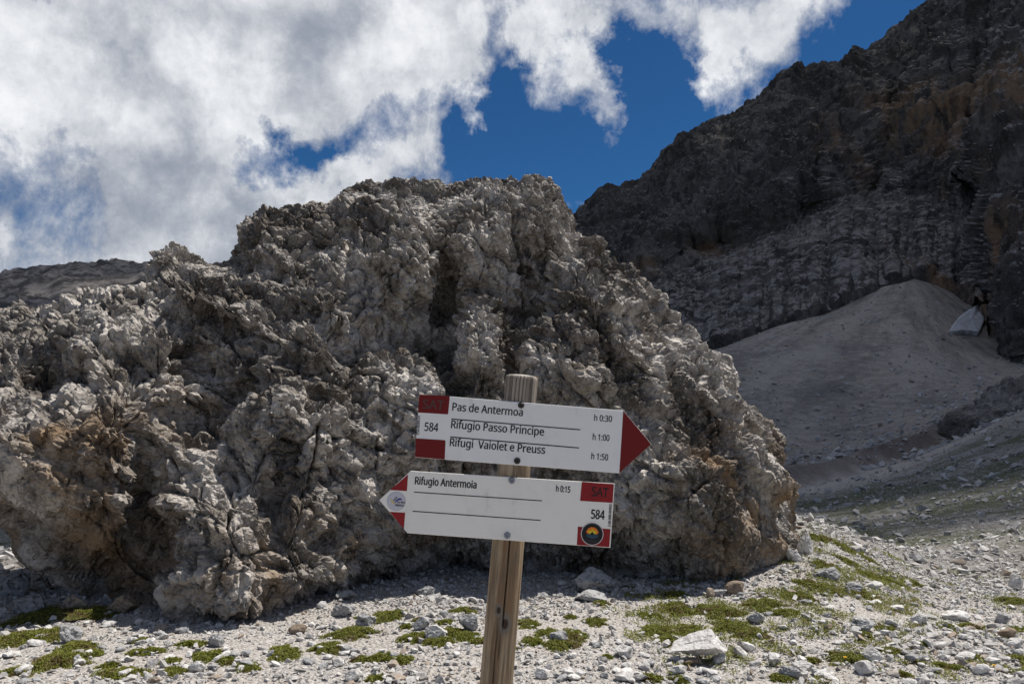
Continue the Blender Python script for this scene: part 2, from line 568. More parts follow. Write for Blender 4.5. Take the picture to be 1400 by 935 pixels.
b2 = t.node('ShaderNodeBump', {'Height': t.math('ADD', t.noise(P, 1.6, 10, 0.75), t.math('MULTIPLY', t.voro(P, 3.0), 0.4)),
                               'Strength': t.math('MULTIPLY', t.remap(dist, 6, 14), t.remap(dist, 170, 90)), 'Distance': 0.30, 'Normal': b1.outputs[0]})
b3 = t.node('ShaderNodeBump', {'Height': t.math('ADD', t.noise(P, 30, 6, 0.7), t.voro(P, 38)), 'Strength': near, 'Distance': 0.02, 'Normal': b2.outputs[0]})
t.set(t.bsdf.inputs['Normal'], b3)

# plants
def leaf_material(name, c1, c2, c3):
    m, t = new_mat(name, 0.6, 0.25)
    g = t.n.new('ShaderNodeNewGeometry')
    r = g.outputs['Random Per Island']
    col = t.mix(r, c1, c2)
    col = t.mix(t.remap(t.noise(g.outputs['Position'], 7, 4, 0.6), 0.54, 0.66), col, c3)
    t.set(t.bsdf.inputs['Base Color'], col)
    t.bsdf.inputs['Subsurface Weight'].default_value = 0.0
    tr = t.node('ShaderNodeBsdfTranslucent', {'Color': col})
    mx = t.node('ShaderNodeMixShader', {0: 0.3, 1: t.bsdf.outputs[0], 2: tr.outputs[0]})
    t.l.new(mx.outputs[0], t.out.inputs[0])
    return m


M_moss = leaf_material("moss_leaves", (0.115, 0.135, 0.020), (0.25, 0.25, 0.045), (0.17, 0.125, 0.05))
M_grass = leaf_material("grass_blades", (0.11, 0.15, 0.02), (0.25, 0.27, 0.04), (0.22, 0.18, 0.07))
M_mat, t = new_mat("moss_mat", 0.95, 0.1)
g = t.n.new('ShaderNodeNewGeometry')
t.set(t.bsdf.inputs['Base Color'], t.mix(t.remap(t.noise(g.outputs['Position'], 30, 5, 0.7), 0.4, 0.6), (0.05, 0.055, 0.014), (0.11, 0.085, 0.04)))
t.set(t.bsdf.inputs['Normal'], t.node('ShaderNodeBump', {'Height': t.noise(g.outputs['Position'], 60, 5, 0.7), 'Distance': 0.02}))
M_yellow, t = new_mat("yellow_petals", 0.6)
t.set(t.bsdf.inputs['Base Color'], (0.75, 0.45, 0.02))

M_snow, t = new_mat("old_snow", 0.7, 0.3)
g = t.n.new('ShaderNodeNewGeometry')
t.set(t.bsdf.inputs['Base Color'], t.mix(t.remap(t.noise(g.outputs['Position'], 0.6, 8, 0.7), 0.42, 0.62), (0.66, 0.67, 0.70), (0.44, 0.43, 0.42)))

# ------------------------------------------------------------------ terrain
ctrl = []                                    # (x/y or tan azimuth, ln r, z/r)


def cp(px, py, Y):
    p = at(px, py, Y)
    r = math.hypot(p.x, p.y)
    ctrl.append((math.atan2(p.x, p.y), math.log(r), p.z / r))


def cw(azd, r, z):
    ctrl.append((radians(azd), math.log(r), z / r))


for r in (1.0, 3.0, 5.0, 7.0):
    for a in (-75, -40, -15, 15, 40, 75):
        cw(a, r, 0.0)
for a in (-26, -15, -5, 5):
    cw(a, 8.6, 0.0)
    cw(a, 13, -0.25)
cp(0, 760, 14); cp(20, 741, 25); cp(-60, 735, 30)
for q in [(1108, 729, 9.4), (1180, 752, 9.8), (1250, 778, 10), (1330, 787, 10.5), (1400, 790, 10.5), (1100, 765, 8.5), (1050, 798, 7.7), (1180, 800, 7.9),
          (1150, 748, 26), (1250, 756, 22), (1400, 765, 14.5), (1400, 735, 22), (1400, 690, 36), (1400, 640, 52), (1400, 577, 76),
          (1130, 718, 42), (1110, 695, 60), (1200, 692, 52), (1300, 690, 42), (1320, 650, 58), (1290, 624, 74), (1230, 652, 72), (1170, 664, 72), (1095, 670, 84), (1480, 540, 80),
          (1090, 656, 96), (1200, 632, 106), (1280, 606, 116),
          (1090, 610, 135), (1200, 560, 160), (1050, 520, 190), (1000, 494, 210), (1150, 480, 220), (1250, 430, 260), (1250, 385, 320), (1320, 440, 285), (1400, 520, 200),
          (1300, 560, 135), (1400, 545, 130), (1480, 500, 150),
          (900, 500, 350), (960, 490, 330), (1060, 444, 290), (980, 480, 345), (1100, 430, 350), (1180, 405, 350), (1200, 400, 400), (1300, 400, 400), (1160, 413, 310), (1305, 390, 335), (1340, 402, 330), (1100, 440, 420), (1000, 466, 300), (1200, 395, 325),
          (900, 440, 700), (1100, 400, 800), (1300, 370, 900), (1500, 350, 900), (800, 450, 400), (800, 470, 700),
          (-100, 408, 400), (0, 383, 420), (90, 368, 450), (210, 366, 470), (310, 372, 480), (400, 395, 480), (0, 430, 230), (100, 470, 180), (200, 510, 150), (400, 550, 150), (600, 500, 250),
          (700, 560, 60), (400, 600, 50), (50, 650, 60), (0, 400, 320), (200, 390, 330),
          (90, 385, 900), (-100, 420, 900), (400, 420, 900)]:
    cp(*q)
for a in (-75, 75):
    cw(a, 30, -1.5); cw(a, 120, 2); cw(a, 500, 60); cw(a, 1500, 200)
ctrl = np.array(ctrl)
AZS, LS = 3.0, 0.75
cxy = np.stack([ctrl[:, 0] * AZS, ctrl[:, 1] * LS], 1)


def _tps(r2):
    return np.where(r2 > 1e-12, 0.5 * r2 * np.log(np.maximum(r2, 1e-12)), 0.0)


NCT = len(cxy)
K = _tps(((cxy[:, None] - cxy[None]) ** 2).sum(-1)) + np.eye(NCT) * 0.004
Pm = np.hstack([np.ones((NCT, 1)), cxy])
A = np.zeros((NCT + 3, NCT + 3))
A[:NCT, :NCT] = K; A[:NCT, NCT:] = Pm; A[NCT:, :NCT] = Pm.T
wts = np.linalg.solve(A, np.concatenate([ctrl[:, 2], np.zeros(3)]))


def H(x, y, micro=True):
    x = np.asarray(x, float).ravel(); y = np.asarray(y, float).ravel()
    r = np.maximum(np.hypot(x, y), 0.3)
    a = np.arctan2(x, y)
    fade = 1 - sstep(1.35, 2.2, np.abs(a))
    ac = np.clip(a, -1.3, 1.3)
    q = np.stack([ac * AZS, np.clip(np.log(r), 0, 7.3) * LS], 1)
    out = np.empty(len(x))
    for s in range(0, len(x), 20000):
        e = slice(s, s + 20000)
        out[e] = _tps(((q[e, None] - cxy[None]) ** 2).sum(-1)) @ wts[:NCT] + wts[NCT] + q[e] @ wts[NCT + 1:]
    z = out * r * fade + (1 - fade) * 0.04 * np.maximum(r - 10, 0)
    if micro:
        p = np.stack([x, y, np.zeros_like(x)], 1).astype(f32)
        z = z + 0.035 * fbm(p * 0.9, 3) * sstep(2, 5, r)
        z = z + 0.25 * fbm(p * 0.16 + 5, 4) * sstep(16, 40, r)
        z = z + 2.2 * fbm(p * 0.022 + 9, 5, 0.55) * sstep(85, 200, r)
        # the stream bank at the toe of the far scree
        bx = np.array([b.x for b in _bank]); by = np.array([b.y for b in _bank])
        db = y - np.interp(x, bx, by) - 1.5 * p[:, 0] * 0 - 1.2 * perlin(p * 0.12)
        onb = sstep(bx[0] - 4, bx[0] + 2, x) * (1 - sstep(bx[-1] - 4, bx[-1] + 4, x))
        z = z + 2.4 * sstep(-1.6, 1.6, db) * np.exp(-np.clip(db, 0, 99) / 16) * onb
        z = z + 0.0 * (ridged(p * np.array([0.03, 0.018, 1.0], f32) + 3, 5, 0.55) - 0.6) * sstep(235, 330, r) * sstep(0.05, 0.16, a)
        z = z + (4.5 * ridged(p * 0.022 + 3, 5, 0.6) - 4.0) * sstep(150, 330, r) * (1 - sstep(-0.2, -0.1, a))
    return z


_bank = [at(1070, 668, 88), at(1150, 652, 94), at(1210, 634, 103), at(1290, 606, 115), at(1340, 585, 130)]


def hit(px, py):
    """where the line of sight through a photo pixel meets the ground"""
    rx, rz = ray(px, py)
    Ys = np.exp(np.linspace(math.log(2.0), math.log(700), 900))
    d = EYE + rz * Ys - H(rx * Ys, Ys)
    k = np.argmax(d < 0)
    if d[k] >= 0: return None
    a, b = Ys[max(k - 1, 0)], Ys[k]
    for _ in range(18):
        m_ = 0.5 * (a + b)
        if EYE + rz * m_ - H([rx * m_], [m_])[0] < 0: b = m_
        else: a = m_
    return Vector((rx * b, b, float(H([rx * b], [b])[0])))


azs = np.concatenate([np.linspace(-180, -44, 60, endpoint=False), np.linspace(-44, -33, 30, endpoint=False), np.linspace(-33, 33, 520, endpoint=False),
                      np.linspace(33, 44, 30, endpoint=False), np.linspace(44, 180, 60, endpoint=False)])
azs = np.radians(azs)
rs = np.exp(np.linspace(math.log(0.6), math.log(1500), 350))
rr, aa = np.meshgrid(rs, azs, indexing='ij')
X, Y = (rr * np.sin(aa)).ravel(), (rr * np.cos(aa)).ravel()
gv = np.stack([X, Y, H(X, Y)], 1)
gf = grid_faces(len(rs), len(azs), True)
gf = gf[:, ::-1]
me = mesh_np("ground", gv, gf, 4, True, M_ground)
tag(link("ground", me), "pale limestone rubble ground running back into grey scree slopes", kind="structure")

# ------------------------------------------------------------------ mountain
def interp(xs, pts):
    p = np.array(pts, float)
    return np.interp(xs, p[:, 0], p[:, 1])


pxs = np.linspace(765, 1580, 560)
sky_y = interp(pxs, [(765, 312), (787, 291), (800, 277), (820, 263), (845, 256), (870, 248), (885, 234), (900, 221), (920, 206), (950, 190), (985, 170), (1010, 158), (1050, 131), (1080, 109),
                     (1110, 96), (1150, 91), (1175, 78), (1200, 58), (1240, 31), (1280, 1), (1340, -60), (1450, -150), (1580, -200)])
foot_y = interp(pxs, [(765, 520), (890, 495), (960, 474), (1000, 458), (1060, 440), (1150, 410), (1250, 379), (1300, 384), (1338, 398), (1350, 440), (1356, 486), (1400, 505), (1470, 480), (1580, 440)])
foot_Y = interp(pxs, [(765, 300), (890, 300), (960, 290), (1060, 290), (1150, 310), (1250, 328), (1300, 318), (1335, 305), (1354, 262), (1400, 225), (1580, 190)])
mid_y = interp(pxs, [(765, 430), (860, 400), (890, 388), (940, 374), (1000, 344), (1080, 312), (1150, 280), (1210, 262), (1262, 262), (1318, 285), (1340, 400), (1354, 480), (1400, 490), (1470, 470), (1580, 430)])
mid_Y = interp(pxs, [(765, 390), (890, 378), (1000, 395), (1080, 405), (1150, 415), (1262, 420), (1305, 398), (1340, 335), (1378, 245), (1400, 230), (1580, 192)])
sky_Y = interp(pxs, [(765, 520), (900, 560), (1100, 600), (1280, 620), (1400, 560), (1580, 520)])
NR = 400
tt = np.concatenate([np.linspace(-0.25, 0, 24, endpoint=False), np.linspace(0, 1, NR - 64), np.linspace(1.01, 1.6, 40)])
V = []
T, PX = np.meshgrid(tt, pxs, indexing='ij')
TM = 0.30
foot_y = foot_y + 20 * perlin(np.stack([pxs / 22, 0 * pxs + 3, 0 * pxs], 1).astype(f32)) + 7 * perlin(np.stack([pxs / 8, 0 * pxs + 3, 0 * pxs], 1).astype(f32))
PY = np.where(T < TM, foot_y[None] + (mid_y - foot_y)[None] * T / TM, mid_y[None] + (sky_y - mid_y)[None] * (T - TM) / (1 - TM))
tc_ = np.clip((T - TM) / (1 - TM), 0, 1)
prof = 0.30 * sstep(0, .9, tc_) + 0.70 * tc_ ** 2.2
YY = np.where(T < 0, foot_Y[None] * (1 + T * 0.05), np.where(T < TM, foot_Y[None] + (mid_Y - foot_Y)[None] * T / TM, mid_Y[None] + (sky_Y - mid_Y)[None] * prof))


def seg_d(px, py, pts):
    d = np.full(px.shape, 1e9)
    for (a, b), (c, e) in zip(pts[:-1], pts[1:]):
        vx, vy = c - a, e - b
        s = np.clip(((px - a) * vx + (py - b) * vy) / (vx * vx + vy * vy), 0, 1)
        d = np.minimum(d, np.hypot(px - a - s * vx, py - b - s * vy))
    return d


YY += 30 * np.exp(-(seg_d(PX, PY, [(1245, 110), (1215, 190), (1195, 255)]) / 26) ** 2)
YY += 26 * np.exp(-(seg_d(PX, PY, [(1120, 215), (1100, 290)]) / 22) ** 2)
YY += 20 * np.exp(-(seg_d(PX, PY, [(930, 350), (985, 335)]) / 14) ** 2)
YY += 16 * np.exp(-(seg_d(PX, PY, [(1330, 120), (1328, 260)]) / 20) ** 2)
YY -= 7 * np.exp(-(seg_d(PX, PY, [(1275, 110), (1262, 230)]) / 26) ** 2)
A_ = (PX - 700.0) / FPX
B_ = -(PY - 467.5) / FPX
yy_ = cos(PITCH) - B_ * sin(PITCH)
Xw, Zw = A_ / yy_ * YY, EYE + (sin(PITCH) + B_ * cos(PITCH)) / yy_ * YY
# behind the crest the mountain falls away
over = np.clip(T - 1, 0, 1)
ci = np.argmin(np.abs(tt - 1.0))
Xc, Yc, Zc = Xw[ci], YY[ci], Zw[ci]
Xw = np.where(T > 1, Xc + over * 60, Xw)
YY = np.where(T > 1, Yc + over * 420, YY)
Zw = np.where(T > 1, Zc - over ** 1.3 * 330, Zw)
mv = np.stack([Xw, YY, Zw], -1)
du = np.gradient(mv, axis=1); dv = np.gradient(mv, axis=0)
nn = np.cross(du, dv); nn /= np.linalg.norm(nn, axis=-1, keepdims=True) + 1e-9
nn = nn.reshape(-1, 3).astype(f32)
mv = mv.reshape(-1, 3).astype(f32)
nn *= np.where((nn * mv).sum(1) > 0, -1, 1)[:, None]
Tf = T.ravel()
wq = mv + 9 * np.stack([perlin(mv * 0.02), perlin(mv * 0.02 + 31), perlin(mv * 0.02 + 57)], 1)
bed = wq.copy()
bed[:, 2] *= 1.0
h = 12 * cells(wq * np.array([.018, .018, .008], f32), 1, 0.7, 0, 9)[0]
h = h + 6.0 * cells(wq * np.array([.05, .05, .025], f32), 2, 0.7, 0.05, 12)[0]
h = h + 2.6 * cells(wq * np.array([.14, .14, .08], f32), 3, 0.7, 0.10)[0]
h = h + 5.0 * ridged(wq * np.array([.03, .03, .010], f32), 5, .55)
bq = wq[:, 2] * 0.86 - wq[:, 0] * 0.50 + 7 * fbm(wq * 0.012 + 4, 3)
for per, am in ((26.0, 2.6), (10.0, 1.2)):
    s_ = bq / per; kf = np.floor(s_); s_ = s_ - kf
    h = h + am * ((1 - s_ * .9) * sstep(0, .12, s_)) * (0.5 + 0.5 * np.sin(kf * 12.99))
h = h + 1.6 * fbm(wq * 0.2, 4, .65)
edge = np.where(Tf > 0.93, np.exp(-((Tf - 0.93) / 0.07) ** 2) * 0.75 + 0.25, 1.0)
edge = edge * (0.22 + 0.16 * sstep(0.0, 0.15, Tf) + 0.62 * sstep(0.24, 0.42, Tf))
mv = mv + nn * (h * edge)[:, None]
me = mesh_np("mountain", mv, grid_faces(len(tt), len(pxs)), 4, True, M_mount)
tag(link("mountain", me), "dark craggy rock mountain rising behind the scree on the right", kind="structure")

# rock outcrop above the grassy spur, and snow
def lump(name, mat, centre, size, seed, voxel, amp, freq, planes=14, label=None, cat=None, kind=None, round_=0.0, flat=0.0, rot=0.0):
    me = bpy.data.meshes.new(name)
    bm = bmesh.new()
    bmesh.ops.create_icosphere(bm, subdivisions=voxel, radius=1.0)
    v = np.array([x.co[:] for x in bm.verts], f32)
    r = np.random.default_rng(seed)
    pn = r.normal(size=(planes, 3)); pn /= np.linalg.norm(pn, axis=1)[:, None]
    pd = r.uniform(0.62, 0.95, planes)
    dots = v @ pn.T
    k = np.where(dots > 0.05, pd / np.maximum(dots, 0.05), 9)
    rad = np.minimum(k.min(1), 1.0 + round_)
    v = v * rad[:, None]
    v = v * np.array(size, f32)
    nd = v / (np.linalg.norm(v, axis=1)[:, None] + 1e-6)
    sc = float(min(size))
    q = v / sc * freq + seed * 3.1
    hh = cells(q, 4, 0.8, 0.1)[0] * 0.8 + 0.5 * fbm(q * 1.7, 3, 0.6) + 0.35 * cells(q * 2.6, 5, 0.8, 0.1)[0]
    v = v + nd * (hh * amp * sc)[:, None]
    if flat: v[:, 2] = np.where(v[:, 2] < -flat * size[2], -flat * size[2] + (v[:, 2] + flat * size[2]) * .3, v[:, 2])
    for i, x in enumerate(bm.verts): x.co = v[i]
    bm.to_mesh(me); bm.free()
    me.polygons.foreach_set('use_smooth', np.full(len(me.polygons), voxel >= 5))
    o = link(name, me, mat, None, centre)
    o.rotation_euler[2] = rot
    return tag(o, label, cat, None, kind)


M_rib = rock_material("rib_rock", 0.2, (0.42, 0.385, 0.35), (0.19, 0.17, 0.15), (0.30, 0.22, 0.15), None, bump=0.4, warm_amt=0.4)
oc = at(1362, 584, 104)
lump("rock_outcrop", M_rib, (oc.x + 3, oc.y, oc.z + 0.5), (9.0, 9, 5.6), 41, 6, 0.24, 1.6, label="dark rock outcrop behind the grassy spur at the edge of the scree", kind="structure", rot=.5)
# snow patch lying on the slope
sn = [(1303, 453), (1309, 440), (1322, 427), (1338, 418), (1353, 415), (1352, 430), (1347, 445), (1342, 455), (1325, 452)]
sc_ = hit(1330, 440)
bm = bmesh.new()
pts = [at(a_ - 4, b_, hit(a_ - 4, b_ + 1).y * 0.985) for (a_, b_) in sn]
cen = sum(pts, Vector()) / len(pts)
NS = 54
outl = []
for i in range(NS):
    u = i / NS * len(pts); k = int(u); fr = u - k
    p = pts[k].lerp(pts[(k + 1) % len(pts)], fr)
    outl.append(cen + (p - cen) * random.uniform(0.95, 1.04))
rings = [[bm.verts.new((p.x - cen.x, p.y - cen.y + 3.0, p.z - cen.z - 2.5)) for p in outl]]
for j in range(9):
    s = 1 - j / 8.2
    rings.append([bm.verts.new(((p.x - cen.x) * s, (p.y - cen.y) * s, (p.z - cen.z) * s + 0.0 * (1 - s ** 2.5) + random.uniform(-.15, .15))) for p in outl])
for j in range(9):
    for i in range(NS):
        bm.faces.new((rings[j][i], rings[j][(i + 1) % NS], rings[j + 1][(i + 1) % NS], rings[j + 1][i]))
bm.faces.new(rings[-1])
bmesh.ops.recalc_face_normals(bm, faces=bm.faces)
me = bpy.data.meshes.new("snow_patch"); bm.to_mesh(me); bm.free()
for p in me.polygons: p.use_smooth = True
tag(link("snow_patch", me, M_snow, None, cen), "small grey-white patch of old snow at the foot of the cliff", "snow patch")

# ------------------------------------------------------------------ unseen clouds added high outside the frame to shade mountain, valley and left gap
M_cloud, t = new_mat("shade_cloud_mass", 1.0, 0.0)
g = t.n.new('ShaderNodeNewGeometry')
t.set(t.bsdf.inputs['Base Color'], (0.9, 0.9, 0.9))
tr = t.node('ShaderNodeBsdfTranslucent', {'Color': (0.9, 0.9, 0.92)})
m1 = t.node('ShaderNodeMixShader', {0: 0.6, 1: t.bsdf.outputs[0], 2: tr.outputs[0]})
lw = t.n.new('ShaderNodeLayerWeight')
hole = t.math('MULTIPLY', t.remap(t.noise(g.outputs['Position'], 0.012, 6, 0.6), 0.30, 0.55, 0.35, 1.0), t.remap(lw.outputs['Facing'], 0.97, 0.60))
tp = t.n.new('ShaderNodeBsdfTransparent')
m2 = t.node('ShaderNodeMixShader', {0: t.math('MULTIPLY', hole, 0.85), 1: tp.outputs[0], 2: m1.outputs[0]})
t.l.new(m2.outputs[0], t.out.inputs[0])
M_thin = M_cloud.copy(); M_thin.name = "thin_shade_cloud"
for nd in M_thin.node_tree.nodes:
    if nd.type == 'MATH' and abs(nd.inputs[1].default_value - 0.85) < 1e-6: nd.inputs[1].default_value = 0.36
CH = 980.0
k = CH / sd.z


def shade_cloud(foot, size, seed, mat=None):
    c = Vector((foot[0] + sd.x * k, foot[1] + sd.y * k, CH))
    me = bpy.data.meshes.new("shade_cloud")
    bm = bmesh.new()
    bmesh.ops.create_icosphere(bm, subdivisions=5, radius=1.0)
    v = np.array([x.co[:] for x in bm.verts], f32)
    lob = 1 + 0.22 * fbm(v * 1.7 + seed, 2) + 0.16 * (0.6 - np.abs(perlin(v * 4.5 + seed)) * 2)
    v = v * lob[:, None]
    v[:, 2] = np.where(v[:, 2] < 0, v[:, 2] * 0.35, v[:, 2])
    v = v * np.array(size, f32)
    for i, x in enumerate(bm.verts): x.co = v[i]
    bm.to_mesh(me); bm.free()
    for p in me.polygons: p.use_smooth = True
    o = link("shade_cloud", me, mat or M_cloud, None, c)
    tag(o, "white cumulus mass out of view overhead, added to shade the slopes below", kind="structure")
    return o


shade_cloud((330, 420), (330, 350, 90), 1.0)
shade_cloud((70, 240), (150, 190, 60), 5.0)
shade_cloud((75, 75), (72, 62, 25), 3.0, M_thin)  # thin veil added out of view to dim the valley floor
shade_cloud((-190, 420), (200, 200, 60), 9.0)
shade_cloud((-40, 35), (34, 30, 12), 2.0)  # small one added out of view to shade the ground past the left overhang

# ------------------------------------------------------------------ the great boulder
cols = [-260, -150, 0, 100, 200, 300, 400, 500, 600, 700, 800, 900, 1000, 1100, 1200]
rows = [200, 240, 300, 360, 420, 480, 540, 600, 660, 720, 780, 840, 900]
F = np.array([
    [9.4, 9.3, 9.3, 9.3, 9.3, 9.6, 9.7, 9.8, 9.7, 9.6, 9.7, 9.9, 9.9, 9.9, 9.9],
    [9.2, 9.2, 9.2, 9.2, 9.2, 9.5, 9.5, 9.5, 9.4, 9.35, 9.5, 9.8, 9.8, 9.8, 9.9],
    [9.0, 9.0, 9.0, 9.0, 9.0, 9.0, 9.1, 9.05, 8.85, 8.75, 9.1, 9.6, 9.6, 9.6, 9.8],
    [8.9, 8.8, 8.8, 8.7, 8.3, 8.7, 8.75, 8.55, 8.65, 8.95, 8.6, 9.1, 9.4, 9.5, 9.7],
    [8.3, 8.2, 8.1, 8.0, 7.8, 8.2, 8.1, 8.3, 8.9, 8.8, 8.2, 8.7, 9.2, 9.4, 9.6],
    [7.6, 7.6, 7.5, 7.4, 7.4, 8.0, 7.7, 8.0, 8.55, 8.3, 8.0, 8.3, 8.9, 9.2, 9.5],
    [7.0, 7.0, 6.9, 6.8, 7.0, 7.7, 7.4, 7.8, 7.9, 8.05, 7.8, 8.0, 8.4, 9.0, 9.4],
    [6.7, 6.6, 6.5, 6.5, 6.8, 7.35, 7.1, 7.6, 7.7, 7.9, 7.8, 7.7, 8.0, 8.6, 9.2],
    [6.7, 6.6, 6.5, 6.6, 7.1, 6.8, 7.1, 7.45, 7.9, 8.0, 8.05, 7.6, 7.6, 8.3, 9.0],
    [6.9, 6.8, 6.8, 6.9, 7.0, 6.4, 6.9, 7.4, 8.1, 8.3, 8.25, 7.7, 7.65, 8.15, 8.8],
    [7.2, 7.1, 7.1, 7.2, 6.8, 6.3, 6.7, 7.6, 8.6, 8.8, 8.3, 7.95, 7.75, 8.2, 8.7],
    [7.7, 7.6, 7.6, 7.6, 6.7, 6.4, 6.8, 8.1, 8.9, 9.1, 8.6, 8.3, 8.2, 8.6, 8.9],
    [7.9, 7.8, 7.8, 7.8, 6.9, 6.7, 7.0, 8.3, 9.1, 9.2, 8.8, 8.5, 8.5, 8.7, 9.0]])


def cubic(xs, grid):
    """Catmull-Rom weights of xs on an uneven grid (index space)"""
    g_ = np.array(grid, float)
    u = np.interp(xs, g_, np.arange(len(g_)))
    i = np.clip(np.floor(u).astype(int), 0, len(g_) - 2)
    return i, u - i


def Fdepth(px, py):
    i, u = cubic(px, cols)
    j, v = cubic(py, rows)

    def cr(a, b, c, d, s):
        return b + 0.5 * s * (c - a + s * (2 * a - 5 * b + 4 * c - d + s * (3 * (b - c) + d - a)))
    nr, nc = F.shape
    rowv = []
    for dj in (-1, 0, 1, 2):
        jj = np.clip(j + dj, 0, nr - 1)
        rowv.append(cr(*[F[jj, np.clip(i + di, 0, nc - 1)] for di in (-1, 0, 1, 2)], u))
    r = cr(*rowv, v)
    for pts_, wd, dp in cracks:
        r = r + dp * np.exp(-(seg_d(px, py, pts_) / wd) ** 2)
    return r


cracks = [([(470, 470), (425, 560), (385, 640), (372, 700), (376, 770), (368, 850)], 11, 0.34),
          ([(205, 600), (186, 680), (178, 740), (205, 830)], 14, 0.35),
          ([(612, 370), (604, 440), (612, 520)], 17, 0.40),
          ([(700, 300), (735, 380), (700, 450), (690, 500)], 20, 0.34),
          ([(376, 775), (420, 760), (480, 720), (540, 700)], 8, 0.18),
          ([(830, 770), (880, 715), (960, 650), (1010, 600)], 9, 0.18),
          ([(210, 385), (290, 440), (340, 470), (440, 520)], 14, 0.26),
          ([(320, 350), (380, 372), (440, 330), (470, 300)], 13, 0.28),
          ([(770, 290), (770, 360), (750, 450)], 12, 0.24),
          ([(0, 470), (70, 440), (120, 450), (200, 500)], 12, 0.2),
          ([(240, 560), (300, 565), (360, 520)], 16, 0.3),
          ([(640, 560), (760, 600), (880, 640), (900, 600)], 12, 0.25),
          ([(480, 600), (540, 690), (600, 740)], 9, 0.22),
          ([(930, 520), (1000, 560), (1030, 640)], 9, 0.16),
          ([(520, 690), (475, 610), (520, 540)], 12, -0.16),
          ([(560, 300), (560, 350), (520, 420)], 20, -0.22),
          ([(860, 350), (880, 430), (900, 520)], 20, -0.15),
          ([(655, 430), (660, 500)], 20, -0.35),
          ([(360, 330), (420, 380), (470, 430)], 15, -0.2),
          ([(250, 400), (330, 430)], 18, -0.25)]

outline = [(-420, 420), (-300, 470), (-160, 450), (-60, 440), (0, 432), (50, 415), (100, 404), (160, 386), (198, 381), (203, 344), (240, 340), (300, 350), (322, 350), (318, 312), (345, 292), (400, 288),
           (440, 280), (462, 264), (505, 246), (545, 248), (590, 243), (640, 250), (662, 243), (700, 238), (735, 242), (765, 266), (783, 294), (790, 318), (828, 330), (835, 352),
           (870, 372), (905, 402), (912, 432), (955, 466), (980, 492), (1012, 520), (1018, 546), (1050, 566), (1078, 600), (1080, 640), (1090, 680), (1098, 720), (1106, 760),
           (1040, 830), (940, 845), (850, 830), (740, 815), (640, 810), (560, 820), (470, 840), (380, 880), (260, 905), (180, 880), (130, 850), (80, 840), (64, 800), (34, 748), (0, 706), (-120, 650), (-260, 620), (-420, 560)]
CX, CY = 520.0, 590.0
NT_, NSx = 900, 150
ol = np.array(outline, float)
# resample outline by arc length
seg = np.hypot(*(np.roll(ol, -1, 0) - ol).T)
cum = np.concatenate([[0], np.cumsum(seg)])
olc = np.vstack([ol, ol[:1]])
ss = np.linspace(0, cum[-1], NT_, endpoint=False)
ox, oy = np.interp(ss, cum, olc[:, 0]), np.interp(ss, cum, olc[:, 1])
s1 = np.linspace(0.0, 1.0, NSx)
s1 = 1 - (1 - s1) ** 1.35
V = []
rimY = Fdepth(ox, oy) + 0.9
rimY = np.where(oy > 740, Fdepth(ox, oy) + 0.5, rimY)


def layer(s, sign):
    px = CX + (ox - CX) * s
    py = CY + (oy - CY) * s
    if sign < 0:
        y = Fdepth(px, py)
        y = y + (rimY - y) * s ** 14
    else:
        y = rimY + 1.9 * sqrt(max(0.0, 1 - s ** 2.4))
    A_ = (px - 700.0) / FPX
    B_ = -(py - 467.5) / FPX
    yy_ = cos(PITCH) - B_ * sin(PITCH)
    return np.stack([A_ / yy_ * y, y, EYE + (sin(PITCH) + B_ * cos(PITCH)) / yy_ * y], 1)


L = [layer(max(s, 0.004), -1) for s in s1]
L2 = [layer(s, 1) for s in np.linspace(0.995, 0.004, 50)]
V = np.concatenate(L + L2)
nl = len(L) + len(L2)
fq = grid_faces(nl, NT_, True)
me = mesh_np("b0", V, fq, 4)
bm = bmesh.new(); bm.from_mesh(me)
bm.verts.ensure_lookup_table()
bmesh.ops.contextual_create(bm, geom=[bm.verts[i] for i in range(NT_)] and [e for e in bm.edges if e.is_boundary and e.verts[0].index < NT_])
bmesh.ops.contextual_create(bm, geom=[e for e in bm.edges if e.is_boundary])
bmesh.ops.recalc_face_normals(bm, faces=bm.faces)
bm.to_mesh(me); bm.free()
me = remeshed(me, 0.065)
v = co_of(me); nm = nrm_of(me)
# first: large blocks
R0 = np.array(Matrix.Rotation(radians(-32), 3, 'Y') @ Matrix.Rotation(radians(20), 3, 'X'), f32)   # tilt of the bedding


def bedded(v, sc, wob=0.12, fr=1.6):
    wv_ = v + wob * np.stack([perlin(v * fr), perlin(v * fr + 31), perlin(v * fr + 57)], 1)
    return (wv_ @ R0.T) * np.array(sc, f32)


def soft_normals(me, nm, it):
    """average the normals over neighbours so that relief pushes outward in one direction"""
    e = np.empty(len(me.edges) * 2, np.int32); me.edges.foreach_get('vertices', e); e = e.reshape(-1, 2)
    n_ = len(nm)
    for _ in range(it):
        acc = np.empty_like(nm)
        for k in range(3):
            acc[:, k] = nm[:, k] + np.bincount(e[:, 0], nm[e[:, 1], k], n_) + np.bincount(e[:, 1], nm[e[:, 0], k], n_)
        nm = acc / (np.linalg.norm(acc, axis=1)[:, None] + 1e-9)
    return nm.astype(f32)


def terrace(v, freq, seed, wob=0.5):
    """broken ledges along the tilted bedding: long rise, sharp undercut"""
    b = (v @ R0.T)[:, 2] * freq + wob * fbm(v * 1.3 * sqrt(freq / 3) + seed, 3, .6)
    s_ = b - np.floor(b)
    k = np.floor(b)
    amp = 0.5 + 0.5 * np.sin(k * 12.9898 + seed)
    return (sstep(0.0, 0.12, s_) * (1 - s_ * 0.8)) * amp - 0.3


